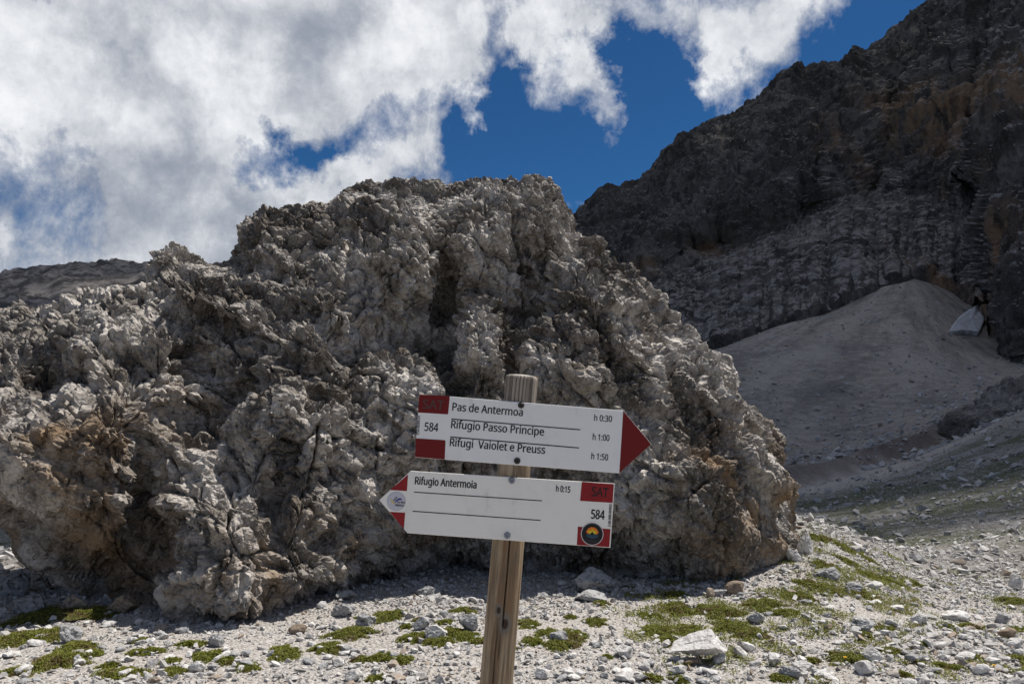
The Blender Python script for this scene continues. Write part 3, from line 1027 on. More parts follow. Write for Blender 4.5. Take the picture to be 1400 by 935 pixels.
def joint(v, d, freq, seed, wob=0.25):
    """a set of parallel fracture planes: straight steps with a sharp break"""
    d = np.array(d, f32); d /= np.linalg.norm(d)
    b = (v @ d) * freq + wob * fbm(v * 0.7 + seed, 3, .6)
    k = np.floor(b); s_ = b - k
    r1 = np.abs(np.sin(k * 127.1 + seed * 3.3) * 43758.5) % 1.0
    return (r1 - 0.5) * 0.6 + (s_ - 0.5) * (r1 - 0.2) * 0.8 - 0.25 * np.exp(-(np.minimum(s_, 1 - s_) / 0.035) ** 2)


inner = sstep(0.0, 0.5, v[:, 2])
nm = soft_normals(me, nm, 24)
h = 0.20 * cells(bedded(v, (1.0, 1.0, 1.6), .12, .8), 1, 0.8, 0.0, 50)[0]
h = h + 0.13 * scoops(bedded(v, (1.5, 1.5, 2.2), .10, 1.2), 2, 0.8)
v2 = v + nm * (h * (0.3 + 0.7 * inner) * (1 - 0.6 * sstep(2.7, 3.4, v[:, 2])))[:, None]
me.vertices.foreach_set('co', v2.ravel()); me.update()
me = remeshed(me, 0.0237)
v = co_of(me); nm = soft_normals(me, nrm_of(me), 70)
# the lower right and lower left faces are smoother slabs
smooth = 1 - 0.5 * sstep(1.0, 2.0, v[:, 0]) * (1 - sstep(0.9, 1.5, v[:, 2])) - 0.5 * (1 - sstep(-3.9, -3.0, v[:, 0])) * (1 - sstep(1.1, 1.6, v[:, 2]))
patch = sstep(-0.35, 0.35, fbm(v * 0.9 + 3, 2))
zone_ = 0.50 + 0.62 * sstep(-0.22, 0.25, fbm(v * np.array([.9, .9, 1.3], f32) + 60, 2))
h = 0.045 * scoops(bedded(v, (3.2, 3.2, 5.0), .05, 2), 3, 0.9)
h = h + 0.105 * cells(bedded(v, (2.0, 2.0, 3.4), .04, 1.5), 13, 0.75, 0.0, 90)[0]
h = h + 0.040 * cells(bedded(v, (4.4, 4.4, 8.0), .01, 3), 3, 1.1, 0.0, 70)[0]
h = h + 0.085 * terrace(v, 2.4, 2.0, 0.28) * (0.4 + 0.6 * patch)
h = h + 0.015 * cells(bedded(v, (9, 9, 16), .006, 5), 4, 1.1, 0.0, 70)[0]
h = h + 0.030 * terrace(v, 7.0, 7.0, 0.35) * (1.2 - 0.6 * patch)
h = h * zone_
m1_ = sstep(-0.2, 0.2, fbm(v * 0.8 + 21, 2)); m2_ = sstep(-0.2, 0.2, fbm(v * 0.8 + 47, 2))
h = h + 0.13 * joint(v, (0.80, 0.25, 0.55), 1.9, 3.0) * (0.3 + 0.7 * m1_) + 0.10 * joint(v, (0.93, 0.3, -0.25), 2.3, 8.0) * (0.3 + 0.7 * m2_)
h = h + 0.055 * joint(v, (0.7, 0.3, 0.65), 5.1, 5.0) * m2_ + 0.05 * joint(v, (-0.55, 0.2, 0.8), 6.0, 15.0) * m1_
h = h - 0.11 * crackline(v * np.array([1.5, 1.5, .45], f32) + 0.1 * v[:, [2, 0, 1]], 0.05, 23) - 0.06 * crackline(v * np.array([3.4, 3.4, 1.1], f32), 0.06, 29) - 0.022 * crackline(bedded(v, (4, 4, 9), .03, 3), 0.08, 41)
h = h - 0.10 * crackline(bedded(v, (.9, .9, 1.6), .1, 2), 0.045, 3) - 0.05 * crackline(bedded(v, (2.1, 2.1, 3.6), .1, 3), 0.06, 11)
h1 = h * smooth
h = (0.5 + 0.5 * zone_) * 0.007 * cells(bedded(v, (19, 19, 31), .006, 9), 5, 0.9, 0.0, 70)[0]
v = v + nm * (h1 + h * (0.5 + 0.5 * smooth))[:, None]
bo = Vector((-0.5, 8.6, 0.0))
v = v - np.array(bo, f32)
me.vertices.foreach_set('co', np.ascontiguousarray(v, f32).ravel()); me.update()
me.materials.clear(); me.materials.append(M_boulder)
me.polygons.foreach_set('use_smooth', np.full(len(me.polygons), False))
me.name = "boulder"
open("/tmp/info","w").write(f"boulder {len(me.polygons)}\n")
tag(link("boulder", me, None, None, bo), "huge craggy grey limestone boulder standing behind the signpost", "boulder")

# ------------------------------------------------------------------ gravel
def stone_shapes(n, seed):
    r = np.random.default_rng(seed)
    out = []
    for i in range(n):
        bm = bmesh.new()
        k = int(r.integers(8, 11))
        p = r.normal(size=(k, 3)); p /= np.linalg.norm(p, axis=1)[:, None]
        p *= r.uniform(0.75, 1.0, (k, 1))
        for q in p: bm.verts.new(q)
        rs_ = bmesh.ops.convex_hull(bm, input=bm.verts)
        bmesh.ops.delete(bm, geom=[x for x in bm.verts if not x.link_faces], context='VERTS')
        bm.verts.ensure_lookup_table(); bm.verts.index_update()
        out.append((np.array([x.co[:] for x in bm.verts], f32), np.array([[x.index for x in f.verts] for f in bm.faces], np.int32)))
        bm.free()
    return out


SH = stone_shapes(14, 3)


def batch(name, x, y, size, rgen, sink=0.25, elong=0.45):
    """thousands of loose stones, joined"""
    z = H(x, y)
    n = len(x)
    which = rgen.integers(0, len(SH), n)
    ax = np.stack([size * rgen.uniform(0.75, 1.35, n), size * rgen.uniform(0.6, 1.0, n), size * rgen.uniform(0.3, 0.3 + elong, n)], 1)
    th = rgen.uniform(0, 2 * pi, n)
    tx = rgen.normal(0, 0.35, n); ty = rgen.normal(0, 0.35, n)
    vs, fs, off = [], [], 0
    for s in range(len(SH)):
        idx = np.where(which == s)[0]
        if not len(idx): continue
        bv, bf = SH[s]
        p = bv[None] * ax[idx, None, :] * 0.5
        # tilt then turn
        c, s_ = np.cos(tx[idx])[:, None], np.sin(tx[idx])[:, None]
        p = np.stack([p[..., 0], p[..., 1] * c - p[..., 2] * s_, p[..., 1] * s_ + p[..., 2] * c], -1)
        c, s_ = np.cos(ty[idx])[:, None], np.sin(ty[idx])[:, None]
        p = np.stack([p[..., 0] * c + p[..., 2] * s_, p[..., 1], -p[..., 0] * s_ + p[..., 2] * c], -1)
        c, s_ = np.cos(th[idx])[:, None], np.sin(th[idx])[:, None]
        p = np.stack([p[..., 0] * c - p[..., 1] * s_, p[..., 0] * s_ + p[..., 1] * c, p[..., 2]], -1)
        p = p + np.stack([x[idx], y[idx], z[idx] + size[idx] * (0.5 - sink) * 0.5], 1)[:, None, :]
        vs.append(p.reshape(-1, 3))
        fs.append((bf[None] + (np.arange(len(idx)) * len(bv))[:, None, None] + off).reshape(-1, 3))
        off += len(idx) * len(bv)
    me = mesh_np(name, np.concatenate(vs), np.concatenate(fs), 3, False, M_pebble)
    return link(name, me)


rg = np.random.default_rng(21)


def field(n, y0, y1, dens_noise=0.0, keep=None):
    """points spread evenly in azimuth and in log distance squared"""
    Y_ = np.sqrt(rg.uniform(y0 ** 2, y1 ** 2, n))
    X_ = rg.uniform(-0.74, 0.74, n) * Y_
    return X_, Y_


def in_boulder(x, y):
    """rough ground plan of the boulder, to leave out stones nobody could see"""
    px = x / y * FPX + 700
    fy = np.interp(px, [-400, 0, 60, 180, 200, 260, 370, 450, 550, 650, 750, 850, 950, 1000, 1100, 1101], [8.2, 8.2, 7.9, 7.7, 6.9, 6.7, 7.1, 8.2, 9, 9.4, 9.2, 8.6, 8.4, 8.5, 9.2, 99])
    return (y > fy + 0.5) & (px > -60) & (y < 12)


def path_mask(x, y):
    """trodden strip of finer grit in front of the boulder: fewer stones"""
    p = np.stack([x, y, 0 * x], 1).astype(f32)
    n_ = fbm(p * 0.55 + 2, 3)
    c = np.exp(-((y - (6.3 + 0.22 * x + 0.4 * n_)) / 0.55) ** 2)
    return np.clip(c, 0, 1)


X_, Y_ = field(78000, 4.0, 10.4)
m_ = ~in_boulder(X_, Y_) & ((X_ / Y_ < .5) | (Y_ < 10))
X_, Y_ = X_[m_], Y_[m_]
sz = np.clip(rg.pareto(2.4, len(X_)) * 0.020 + 0.021, 0.018, 0.10)
m_ = (rg.random(len(X_)) > 0.85 * path_mask(X_, Y_) * (sz > 0.022)) 
X_, Y_, sz = X_[m_], Y_[m_], sz[m_]
sz = sz * (0.75 + 0.5 * sstep(-0.3, 0.5, fbm(np.stack([X_, Y_, 0 * X_], 1).astype(f32) * 0.8, 3)))
o = batch("gravel", X_, Y_, sz, rg)
tag(o, "pale limestone gravel covering the ground around the signpost", kind="stuff")
# farther rubble on the right
n = 17000
lr = np.exp(rg.uniform(math.log(9.5), math.log(90), n))
az_ = rg.uniform(0.30, 0.70, n)
X_, Y_ = lr * az_, lr
sz = np.clip(rg.pareto(2.3, n) * 0.045 + 0.03, 0.03, 0.34) * np.clip(lr / 22, 0.7, 3.0)
o = batch("rubble", X_, Y_, sz, rg)
tag(o, "limestone rubble strewn over the slopes on the right", kind="stuff")
# far scree blocks
n = 14000
lr = np.exp(rg.uniform(math.log(95), math.log(330), n))
az_ = rg.uniform(0.22, 0.70, n)
sz = np.clip(rg.pareto(2.1, n) * 0.22 + 0.2, 0.2, 1.7)
o = batch("scree", lr * az_, lr, sz, rg)
tag(o, "loose blocks scattered on the dark scree below the cliff", kind="stuff")
# behind the left overhang
n = 1500
lr = np.exp(rg.uniform(math.log(8), math.log(30), n))
az_ = rg.uniform(-0.72, -0.56, n)
sz = np.clip(rg.pareto(2.2, n) * 0.05 + 0.03, 0.03, 0.3)
o = batch("rubble", lr * az_, lr, sz, rg)
tag(o, "shaded rubble seen under the boulder's left overhang", kind="stuff")

# ------------------------------------------------------------------ rocks one can tell apart
rock_cache = {}


def rock_mesh(kind, seed, dims, fine=4):
    """angular stone with its own facets; dims in metres"""
    me = bpy.data.meshes.new("rock")
    bm = bmesh.new()
    bmesh.ops.create_icosphere(bm, subdivisions=fine, radius=1.0)
    v = np.array([x.co[:] for x in bm.verts], f32)
    r = np.random.default_rng(seed)
    k = 11
    pn = r.normal(size=(k, 3)); pn /= np.linalg.norm(pn, axis=1)[:, None]
    pd = r.uniform(0.45, 0.85, k)
    dots = v @ pn.T
    kk = np.where(dots > 0.05, pd / np.maximum(dots, 0.05), 9)
    rad = np.minimum(kk.min(1), 1.0)
    v = v * rad[:, None]
    nd = v / (np.linalg.norm(v, axis=1)[:, None] + 1e-6)
    amp = {'smooth': 0.05, 'rough': 0.11, 'slab': 0.05}[kind]
    q = v * 2.3 + seed * 3.7
    v = v + nd * (amp * (cells(q, 1, .8, .12)[0] + .5 * cells(q * 2.4, 2, .8, .12)[0] + .4 * fbm(q * 2.6, 3, .6)))[:, None]
    ext = v.max(0) - v.min(0)
    v = (v - (v.max(0) + v.min(0)) / 2) / ext * np.array(dims, f32)
    for i, x in enumerate(bm.verts): x.co = v[i]
    bm.to_mesh(me); bm.free()
    return me


ROCKS = [  # px, py of the base centre, width, height in photo pixels, shape, material, label
    (815, 811, 58, 30, 'rough', 'g', "large pitted grey rock at the boulder's foot right of the post"),
    (808, 822, 46, 13, 'slab', 'g', "thin dark-edged slab lying just below the large pitted rock"),
    (810, 787, 16, 7, 'smooth', 'p', "small white stone perched behind the large pitted rock"),
    (765, 879, 27, 14, 'rough', 'g', "rounded grey stone bedded in moss right of the post"),
    (742, 928, 22, 12, 'smooth', 'p', "flat white stone beside the post near the bottom edge"),
    (948, 910, 26, 9, 'slab', 'b', "flat brownish stone propping up the big pale slab"),
    (855, 900, 25, 15, 'smooth', 'p', "rounded pale stone with a little moss beside it, left of the big slab"),
    (1006, 813, 28, 17, 'smooth', 'b', "tan wedge-shaped stone under the boulder's right foot"),
    (1035, 853, 26, 14, 'rough', 'g', "grey block at the edge of the moss, right of centre"),
    (972, 817, 13, 12, 'smooth', 'p', "small upright grey-white stone in the moss below the boulder"),
    (985, 815, 20, 9, 'slab', 'g', "low grey stone left of the tan wedge-shaped stone"),
    (1135, 794, 34, 15, 'rough', 'g', "dark lumpy stone on the grassy mound right of the boulder"),
    (1170, 811, 24, 13, 'rough', 'g', "pointed dark grey stone below the mound"),
    (1197, 805, 25, 10, 'slab', 'p', "flat pale stone next to the pointed grey one"),
    (1187, 923, 29, 17, 'smooth', 'p', "blocky pale grey stone by the yellow flower"),
    (1345, 922, 24, 13, 'smooth', 'p', "smooth white cobble in fine grit near the lower right corner"),
    (1380, 873, 23, 13, 'smooth', 'b', "brownish cobble near the right edge"),
    (1372, 852, 22, 13, 'rough', 'g', "grey stone with a white back above the brownish cobble"),
    (1312, 849, 36, 13, 'slab', 'p', "pale triangular slab among stones near the right edge"),
    (1133, 863, 12, 10, 'smooth', 'b', "small tan cube-like stone in the middle of the gravel"),
    (1060, 911, 18, 17, 'smooth', 'p', "upright pale grey wedge near the bottom right of centre"),
    (1082, 928, 30, 15, 'rough', 'g', "rough grey stone at the bottom edge right of centre"),
    (1102, 918, 29, 13, 'slab', 'p', "slanting pale slab beside the rough bottom-edge stone"),
    (1196, 906, 24, 18, 'smooth', 'p', "tilted pale slab behind the blocky grey stone"),
    (1391, 806, 20, 20, 'smooth', 'p', "tall whitish block on the slope at the right edge"),
    (1185, 864, 34, 15, 'rough', 'g', "dark broken stone in the middle of the right-hand gravel"),
    (1222, 858, 20, 10, 'smooth', 'p', "rounded pale cobble right of the dark broken stone"),
    (1260, 855, 26, 15, 'rough', 'p', "whitish crumbled block left of the triangular slab"),
    (472, 821, 28, 15, 'slab', 'g', "long grey slab tipped up at the boulder's foot, left of the post"),
    (467, 843, 34, 16, 'rough', 'g', "grey broken rock with moss in its cracks below the tipped slab"),
    (439, 832, 13, 9, 'smooth', 'p', "clean white stone left of the tipped slab"),
    (580, 815, 28, 12, 'rough', 'g', "dark grey rock at the shadow's edge left of the post"),
    (576, 861, 22, 16, 'smooth', 'g', "brown-grey cobble at the left of the moss cluster"),
    (596, 874, 30, 17, 'smooth', 'p', "large white cobble in the middle of the moss cluster"),
    (606, 844, 17, 9, 'smooth', 'g', "small dark cobble at the top of the moss cluster"),
    (640, 862, 27, 20, 'rough', 'g', "jagged pale grey stone left of the post, under the moss cushion"),
    (405, 866, 25, 11, 'smooth', 'b', "flat tan stone on the gritty slope left of the post"),
    (461, 911, 18, 9, 'smooth', 'p', "small white slab below the moss in the lower left"),
    (482, 932, 26, 15, 'slab', 'p', "pale slab at the bottom edge left of the post"),
    (540, 934, 28, 11, 'smooth', 'p', "whitish stone cut by the bottom edge left of the post"),
    (500, 855, 26, 14, 'rough', 'g', "grey knobbly stone beside the dark moss strip"),
    (92, 880, 30, 24, 'rough', 'g', "grey and white mottled rock beside the big moss patch on the left"),
    (162, 838, 44, 24, 'rough', 'b', "brown-grey rock deep in the boulder's shade on the left"),
    (100, 836, 36, 20, 'rough', 'g', "wide grey rock in shade under the left overhang"),
    (30, 843, 46, 26, 'rough', 'g', "low grey rock in shade at the left edge"),
    (8, 816, 52, 30, 'rough', 'g', "pale brown boulder at the left edge beyond the overhang"),
    (145, 828, 14, 15, 'smooth', 'g', "small upright stone in the shade under the left overhang"),
    (220, 874, 16, 7, 'smooth', 'p', "small flat white stone just outside the boulder's shadow"),
    (292, 885, 24, 15, 'rough', 'g', "whitish grey rock between two moss tufts on the left"),
    (267, 920, 22, 15, 'smooth', 'p', "pale grey rock below a long moss cushion on the left"),
    (105, 908, 14, 12, 'smooth', 'p', "pale stone between the left moss cushions"),
    (1104, 758, 24, 28, 'rough', 'p', "white block leaning against the boulder's right corner"),
    (1086, 768, 20, 16, 'smooth', 'p', "pale wedge stone at the boulder's right foot"),
]
mats = {'p': M_palerock, 'g': M_greyrock, 'b': M_brownrock}


def place_rock(px, py, wpx, hpx, shape, mk, label, seed, name="rock", lift=0.0, group=None):
    p = hit(px, py)
    if p is None: return None
    m_px = p.y / FPX
    wd, ht = wpx * m_px, hpx * m_px
    dims = (wd, wd * (0.7 if shape != 'slab' else 0.8), ht * (1.25 if shape != 'slab' else 1.0))
    me = rock_mesh(shape, seed, dims, 4 if wpx > 15 else 3)
    o = link(name, me, mats[mk], None, (p.x, p.y + dims[1] * 0.35, p.z + ht * 0.42 + lift))
    o.rotation_euler = (random.uniform(-.12, .12), random.uniform(-.12, .12), 0)
    tag(o, label, "rock" if wpx > 15 else "stone", group)
    return o


for i, (px, py, wp, hp, shp, mk, lb) in enumerate(ROCKS):
    place_rock(px, py, wp, hp, shp, mk, lb, 100 + i)
# the big pale slab balanced on a flat stone: pointed to the left
p = hit(958, 912)
me = rock_mesh('smooth', 771, (0.40, 0.26, 0.15), 5)
v = co_of(me)
v[:, 2] *= 0.55 + 0.45 * sstep(-0.2, 0.05, v[:, 0]); v[:, 2] += 0.02 * (v[:, 0] < -0.1) * 0
me.vertices.foreach_set('co', v.ravel()); me.update()
o = link("rock", me, M_palerock, None, (p.x + 0.01, p.y + 0.13, p.z + 0.115))
o.rotation_euler = (0.06, -0.10, 0.05)
tag(o, "biggest pale slab on the gravel, pointed left and propped on a stone", "rock")

# stones of middling size among the gravel: proto meshes shared
protos = [rock_mesh(random.choice(('smooth', 'rough', 'slab')), 300 + i, (1.0, 0.75, 0.5), 2) for i in range(10)]
zones = [((0, 640), (850, 935), "palm-sized pale stone loose in the gravel left of the post", "loose stones in the gravel left of the post", 80),
         ((730, 1050), (880, 935), "palm-sized pale stone loose in the gravel below the big slab", "loose stones around the big pale slab", 45),
         ((1050, 1400), (800, 935), "palm-sized pale stone loose on the open gravel at right", "loose stones on the open gravel at right", 130),
         ((380, 1090), (770, 820), "fist-sized stone lying along the foot of the boulder", "stones along the boulder's foot", 70)]
for (x0, x1), (y0, y1), lb, gp, cnt in zones:
    made = 0
    while made < cnt:
        px, py = random.uniform(x0, x1), random.uniform(y0, y1)
        p = hit(px, py)
        if p is None or p.y > 14 or bool(in_boulder(np.array([p.x]), np.array([p.y - 0.3]))[0]): continue
        made += 1
        s = min(0.14, 0.045 + random.paretovariate(2.6) * 0.022)
        mkk = random.choice('pppgpg') if y1 > 830 else random.choice('gpg')
        me = protos[random.randrange(10)]
        key = (me.name, mkk)
        if key not in rock_cache:
            rock_cache[key] = me.copy(); rock_cache[key].materials.clear(); rock_cache[key].materials.append(mats[mkk])
        o = link("stone", rock_cache[key], None, None, (p.x, p.y, p.z + s * 0.16))
        o.scale = (s * random.uniform(.8, 1.25), s, s * random.uniform(.7, 1.2))
        o.rotation_euler = (random.uniform(-.3, .3), random.uniform(-.3, .3), random.uniform(0, 6.28))
        tag(o, lb, "stone", gp)

# ------------------------------------------------------------------ plants
def cushion_mesh(seed, nleaf):
    r = np.random.default_rng(seed)
    # dome with ragged outline (unit radius 1, height 1)
    nr, na = 9, 40
    ang = np.linspace(0, 2 * pi, na, endpoint=False)
    outl_ = 0.74 + 0.55 * fbm(np.stack([np.cos(ang) * 1.6 + seed, np.sin(ang) * 1.6, 0 * ang], 1).astype(f32), 3, .7)
    vs = []
    for j in range(nr):
        s = j / (nr - 1)
        rad = outl_ * s
        x, y = rad * np.cos(ang), rad * np.sin(ang)
        zz = (1 - s ** 2.2) * (0.72 + 0.35 * perlin(np.stack([x * 3 + seed, y * 3, 0 * x], 1).astype(f32))) - 0.12 * s
        vs.append(np.stack([x, y, zz], 1))
    base_v = np.concatenate(vs)
    base_f = grid_faces(nr, na, True)
    # leaves
    th = r.uniform(0, 2 * pi, nleaf)
    s = np.sqrt(r.uniform(0, 1.12, nleaf))
    o_ = np.interp(th, np.append(ang, 2 * pi), np.append(outl_, outl_[0]))
    x, y = o_ * s * np.cos(th), o_ * s * np.sin(th)
    sc = np.clip(s, 0, 1)
    z = (1 - sc ** 2.2) * (0.72 + 0.35 * perlin(np.stack([x * 3 + seed, y * 3, 0 * x], 1).astype(f32))) + 0.05
    return (base_v, base_f), np.stack([x, y, z], 1), r


def cushion(name, seed, rx, ry, hz, dens=1.0):
    nleaf = int(min(3200, 900 + 9000 * rx * ry * 4) * dens)
    (bv, bf), lp, r = cushion_mesh(seed, nleaf)
    scl = np.array([rx, ry, hz])
    me1 = mesh_np("cushion_mat", bv * scl, bf, 4, True, M_mat)
    n_ = len(lp)
    L_ = r.uniform(0.010, 0.022, n_); W_ = L_ * r.uniform(0.35, 0.6, n_)
    a = r.uniform(0, 2 * pi, n_); e = r.uniform(0.1, 1.2, n_)
    d = np.stack([np.cos(a) * np.cos(e), np.sin(a) * np.cos(e), np.sin(e)], 1)
    sdv = np.stack([-np.sin(a), np.cos(a), 0 * a], 1)
    c = lp * scl
    p0 = c - d * L_[:, None] * .3
    q = np.stack([p0, p0 + d * (L_ * .5)[:, None] + sdv * (W_ * .5)[:, None], p0 + d * L_[:, None], p0 + d * (L_ * .5)[:, None] - sdv * (W_ * .5)[:, None]], 1)
    me2 = mesh_np("leaves", q.reshape(-1, 3), np.arange(n_ * 4).reshape(-1, 4), 4, False, M_moss)
    return me1, me2


PLANTS = [  # px, py, width px, depth factor, label or None
    (40, 850, 130, .75, "broad moss carpet below the rocks at the left edge"),
    (118, 842, 60, .6, "dark green tongue of moss reaching towards the boulder's shade"),
    (18, 878, 70, .8, "brownish green moss at the left edge, lower part"),
    (68, 872, 70, .7, "brown-tinged moss left of the mottled rock"),
    (100, 888, 46, .8, "bright moss cushion in front of the mottled rock"),
    (78, 908, 84, .8, "long yellow-green cushion in the lower left"),
    (20, 922, 50, .6, "small moss tuft near the lower left corner"),
    (193, 878, 22, .8, "tiny moss tuft left of the small flat white stone"),
    (185, 894, 26, .6, None), (148, 912, 30, .8, None), (205, 893, 34, .6, None), (165, 925, 56, .7, None), (232, 906, 28, .7, None),
    (258, 884, 40, .6, "moss tuft left of the whitish grey rock"), (280, 901, 44, .7, "long moss cushion above the pale grey rock"),
    (233, 921, 34, .8, None), (310, 905, 26, .6, None), (335, 915, 34, .7, None), (128, 895, 20, .7, None),
    (384, 897, 52, 1.0, "round moss cushion with white pebbles in it, left of the post"),
    (445, 888, 44, .6, "moss cushion in front of a small white stone"),
    (480, 868, 56, .45, "narrow strip of moss along a row of grey stones"),
    (530, 845, 50, .75, "dark moss cushion higher up the slope left of the post"),
    (495, 845, 20, .6, None), (492, 904, 24, 1.0, None), (520, 902, 40, .4, None), (548, 904, 30, .6, None), (514, 930, 26, .6, None),
    (633, 838, 42, .8, "bright lime cushion above the jagged stone beside the post"),
    (568, 875, 46, .8, "moss at the left of the stone cluster beside the post"),
    (610, 868, 44, .7, "moss between the white cobble and the jagged stone"),
    (635, 872, 36, .7, "moss below the jagged stone beside the post"),
    (571, 850, 20, .8, None), (605, 853, 26, .8, None), (557, 858, 20, .7, None), (655, 878, 24, .8, None), (600, 880, 40, .4, None),
    (722, 856, 36, .8, "moss right beside the post, upper part"),
    (729, 879, 30, .8, "rounded moss cushion left of the bedded grey stone"),
    (750, 868, 34, .8, "moss behind the bedded grey stone"),
    (785, 872, 44, .8, "moss right of the bedded grey stone"),
    (814, 853, 32, .7, "yellow-green moss tuft at the top of the patch right of the post"),
    (770, 885, 50, .4, None), (706, 890, 14, .8, None), (830, 900, 16, .9, "single round moss tuft left of the rounded pale stone"), (780, 845, 16, .8, None), (822, 826, 22, .7, None),
    (881, 842, 16, .9, "left of two small dark cushions below the boulder"), (898, 844, 22, .9, "right of two small dark cushions below the boulder"),
    (928, 837, 56, .7, "wide moss patch with a dark overhung stone"),
    (900, 868, 52, .8, "sprawling moss running down towards the big pale slab"),
    (940, 865, 48, .7, "light green moss above the big pale slab"),
    (915, 880, 44, .6, None), (925, 815, 36, .5, None), (985, 840, 70, .6, "thin yellow-green ground cover right of the dark stone"),
    (1000, 862, 60, .5, None), (1045, 830, 60, .6, None), (1030, 870, 50, .6, None), (1075, 840, 40, .6, None), (1095, 818, 44, .6, None),
    (1118, 737, 36, .5, "dark green cushion on the crest of the mound beside the boulder"),
    (1105, 800, 40, .5, None), (1130, 775, 40, .5, None), (1160, 770, 36, .4, None), (1190, 790, 50, .4, None), (1220, 798, 50, .4, None), (1180, 815, 50, .5, None), (1130, 808, 50, .5, None),
    (1155, 750, 40, .4, None), (1185, 765, 36, .4, None), (1250, 800, 40, .4, None),
    (1165, 905, 60, .6, "moss patch with one yellow flower near the bottom edge"),
    (1222, 892, 30, .7, None), (1236, 924, 20, .8, None), (1300, 860, 34, .6, None), (1330, 858, 30, .6, None), (1334, 900, 22, .5, None), (1362, 908, 20, .6, None),
    (1395, 862, 26, .6, None), (1390, 824, 44, .5, None), (1310, 915, 22, .6, None), (1262, 882, 18, .8, None), (1290, 912, 24, .6, None), (1070, 930, 30, .6, None), (1110, 905, 26, .6, None),
    (1185, 870, 26, .6, None), (1215, 862, 30, .5, None), (892, 930, 30, .6, None), (930, 932, 26, .6, None), (1400, 905, 40, .5, None),
]
for i, (px, py, wp, df, lb) in enumerate(PLANTS):
    p = hit(px, py)
    if p is None: continue
    k = p.y / FPX
    rx = wp * k * 0.62
    ry = rx * (0.75 + 0.5 * df)
    hz = min(0.06, 0.012 + rx * 0.17)
    small = lb is None
    m1_, m2_ = cushion("moss_cushion", i + 1, rx, ry, hz, 0.8 if small else 1.0)
    e = bpy.data.objects.new("moss_cushion", None)
    C.objects.link(e)
    e.empty_display_size = 0.05
    e.location = (p.x, p.y + ry * 0.25, p.z)
    nx = float(H([p.x + .2], [p.y])[0] - H([p.x - .2], [p.y])[0]) / .4
    ny = float(H([p.x], [p.y + .2])[0] - H([p.x], [p.y - .2])[0]) / .4
    e.rotation_euler = (math.atan(ny), -math.atan(nx), random.uniform(-.3, .3))
    tag(e, lb or "small unlabelled tuft", "moss")
    if small:
        side = "left of the post" if px < 690 else ("between the post and the big pale slab" if px < 960 else ("on the mound beside the boulder" if py < 822 and px < 1260 else "in the gravel at right"))
        tag(e, "small low tuft of green moss " + side, "moss", "small moss tufts " + side)
    link("moss_mat", m1_, None, e)
    o = link("leaves", m2_, None, e)

# creeping ground cover on the mound and at the boulder's right foot
nq = 150000
yr = np.sqrt(rg.uniform(5.0 ** 2, 10.5 ** 2, nq)); pxr = rg.uniform(850, 1400, nq)
X_ = (pxr - 700) / FPX * yr
pyr = 560 + (EYE - 0.1) / yr * FPX
nz = fbm(np.stack([X_, yr, 0 * X_], 1).astype(f32) * 2.2 + 14, 4, .65)
wm_ = np.exp(-(seg_d(pxr, pyr, [(900, 830), (1010, 850), (1080, 830), (1130, 790), (1200, 790)]) / 42) ** 2) + 0.45 * np.exp(-(seg_d(pxr, pyr, [(1120, 905), (1230, 880), (1330, 860), (1400, 850)]) / 26) ** 2)
m_ = (nz + 0.95 * wm_ > 0.64) & ~in_boulder(X_, yr)
X_, Y_ = X_[m_][:60000], yr[m_][:60000]
Z_ = H(X_, Y_) + rg.uniform(0.0, 0.022, len(X_))
n_ = len(X_)
a = rg.uniform(0, 2 * pi, n_); e_ = rg.uniform(.0, 1.1, n_); Ln = rg.uniform(.012, .028, n_); Wn = Ln * rg.uniform(.35, .6, n_)
d = np.stack([np.cos(a) * np.cos(e_), np.sin(a) * np.cos(e_), np.sin(e_)], 1); sdv = np.stack([-np.sin(a), np.cos(a), 0 * a], 1)
p0 = np.stack([X_, Y_, Z_], 1)
q = np.stack([p0, p0 + d * (Ln * .5)[:, None] + sdv * (Wn * .5)[:, None], p0 + d * Ln[:, None], p0 + d * (Ln * .5)[:, None] - sdv * (Wn * .5)[:, None]], 1)
me = mesh_np("ground_cover", q.reshape(-1, 3), np.arange(n_ * 4).reshape(-1, 4), 4, False, M_moss)
tag(link("ground_cover", me), "thin yellow-green ground cover among the stones at the boulder's right foot", kind="stuff")

# thin grass and herbs on the mound and the open gravel
n = 9000
X_, Y_ = [], []
pxr = rg.uniform(820, 1420, n); yr = np.sqrt(rg.uniform(4.8 ** 2, 11 ** 2, n))
X_ = (pxr - 700) / FPX * yr
nz = fbm(np.stack([X_, yr, 0 * X_], 1).astype(f32) * 1.1 + 4, 4, .6)
mound = np.exp(-((X_ - 3.1) / 1.1) ** 2) * sstep(6.8, 8.0, yr)
m_ = (nz + 0.42 * mound > 0.33) & ~in_boulder(X_, yr)
X_, Y_ = X_[m_], yr[m_]
Z_ = H(X_, Y_)
nb = 5
n_ = len(X_) * nb
cx_ = np.repeat(X_, nb) + rg.normal(0, .015, n_); cy_ = np.repeat(Y_, nb) + rg.normal(0, .015, n_); cz_ = np.repeat(Z_, nb)
a = rg.uniform(0, 2 * pi, n_); e_ = rg.uniform(.4, 1.4, n_); Ln = rg.uniform(.015, .042, n_); Wn = rg.uniform(.004, .009, n_)
d = np.stack([np.cos(a) * np.cos(e_), np.sin(a) * np.cos(e_), np.sin(e_)], 1)
sdv = np.stack([-np.sin(a), np.cos(a), 0 * a], 1)
p0 = np.stack([cx_, cy_, cz_], 1)
q = np.stack([p0 - sdv * Wn[:, None] * .5, p0 + sdv * Wn[:, None] * .5, p0 + d * Ln[:, None]], 1)
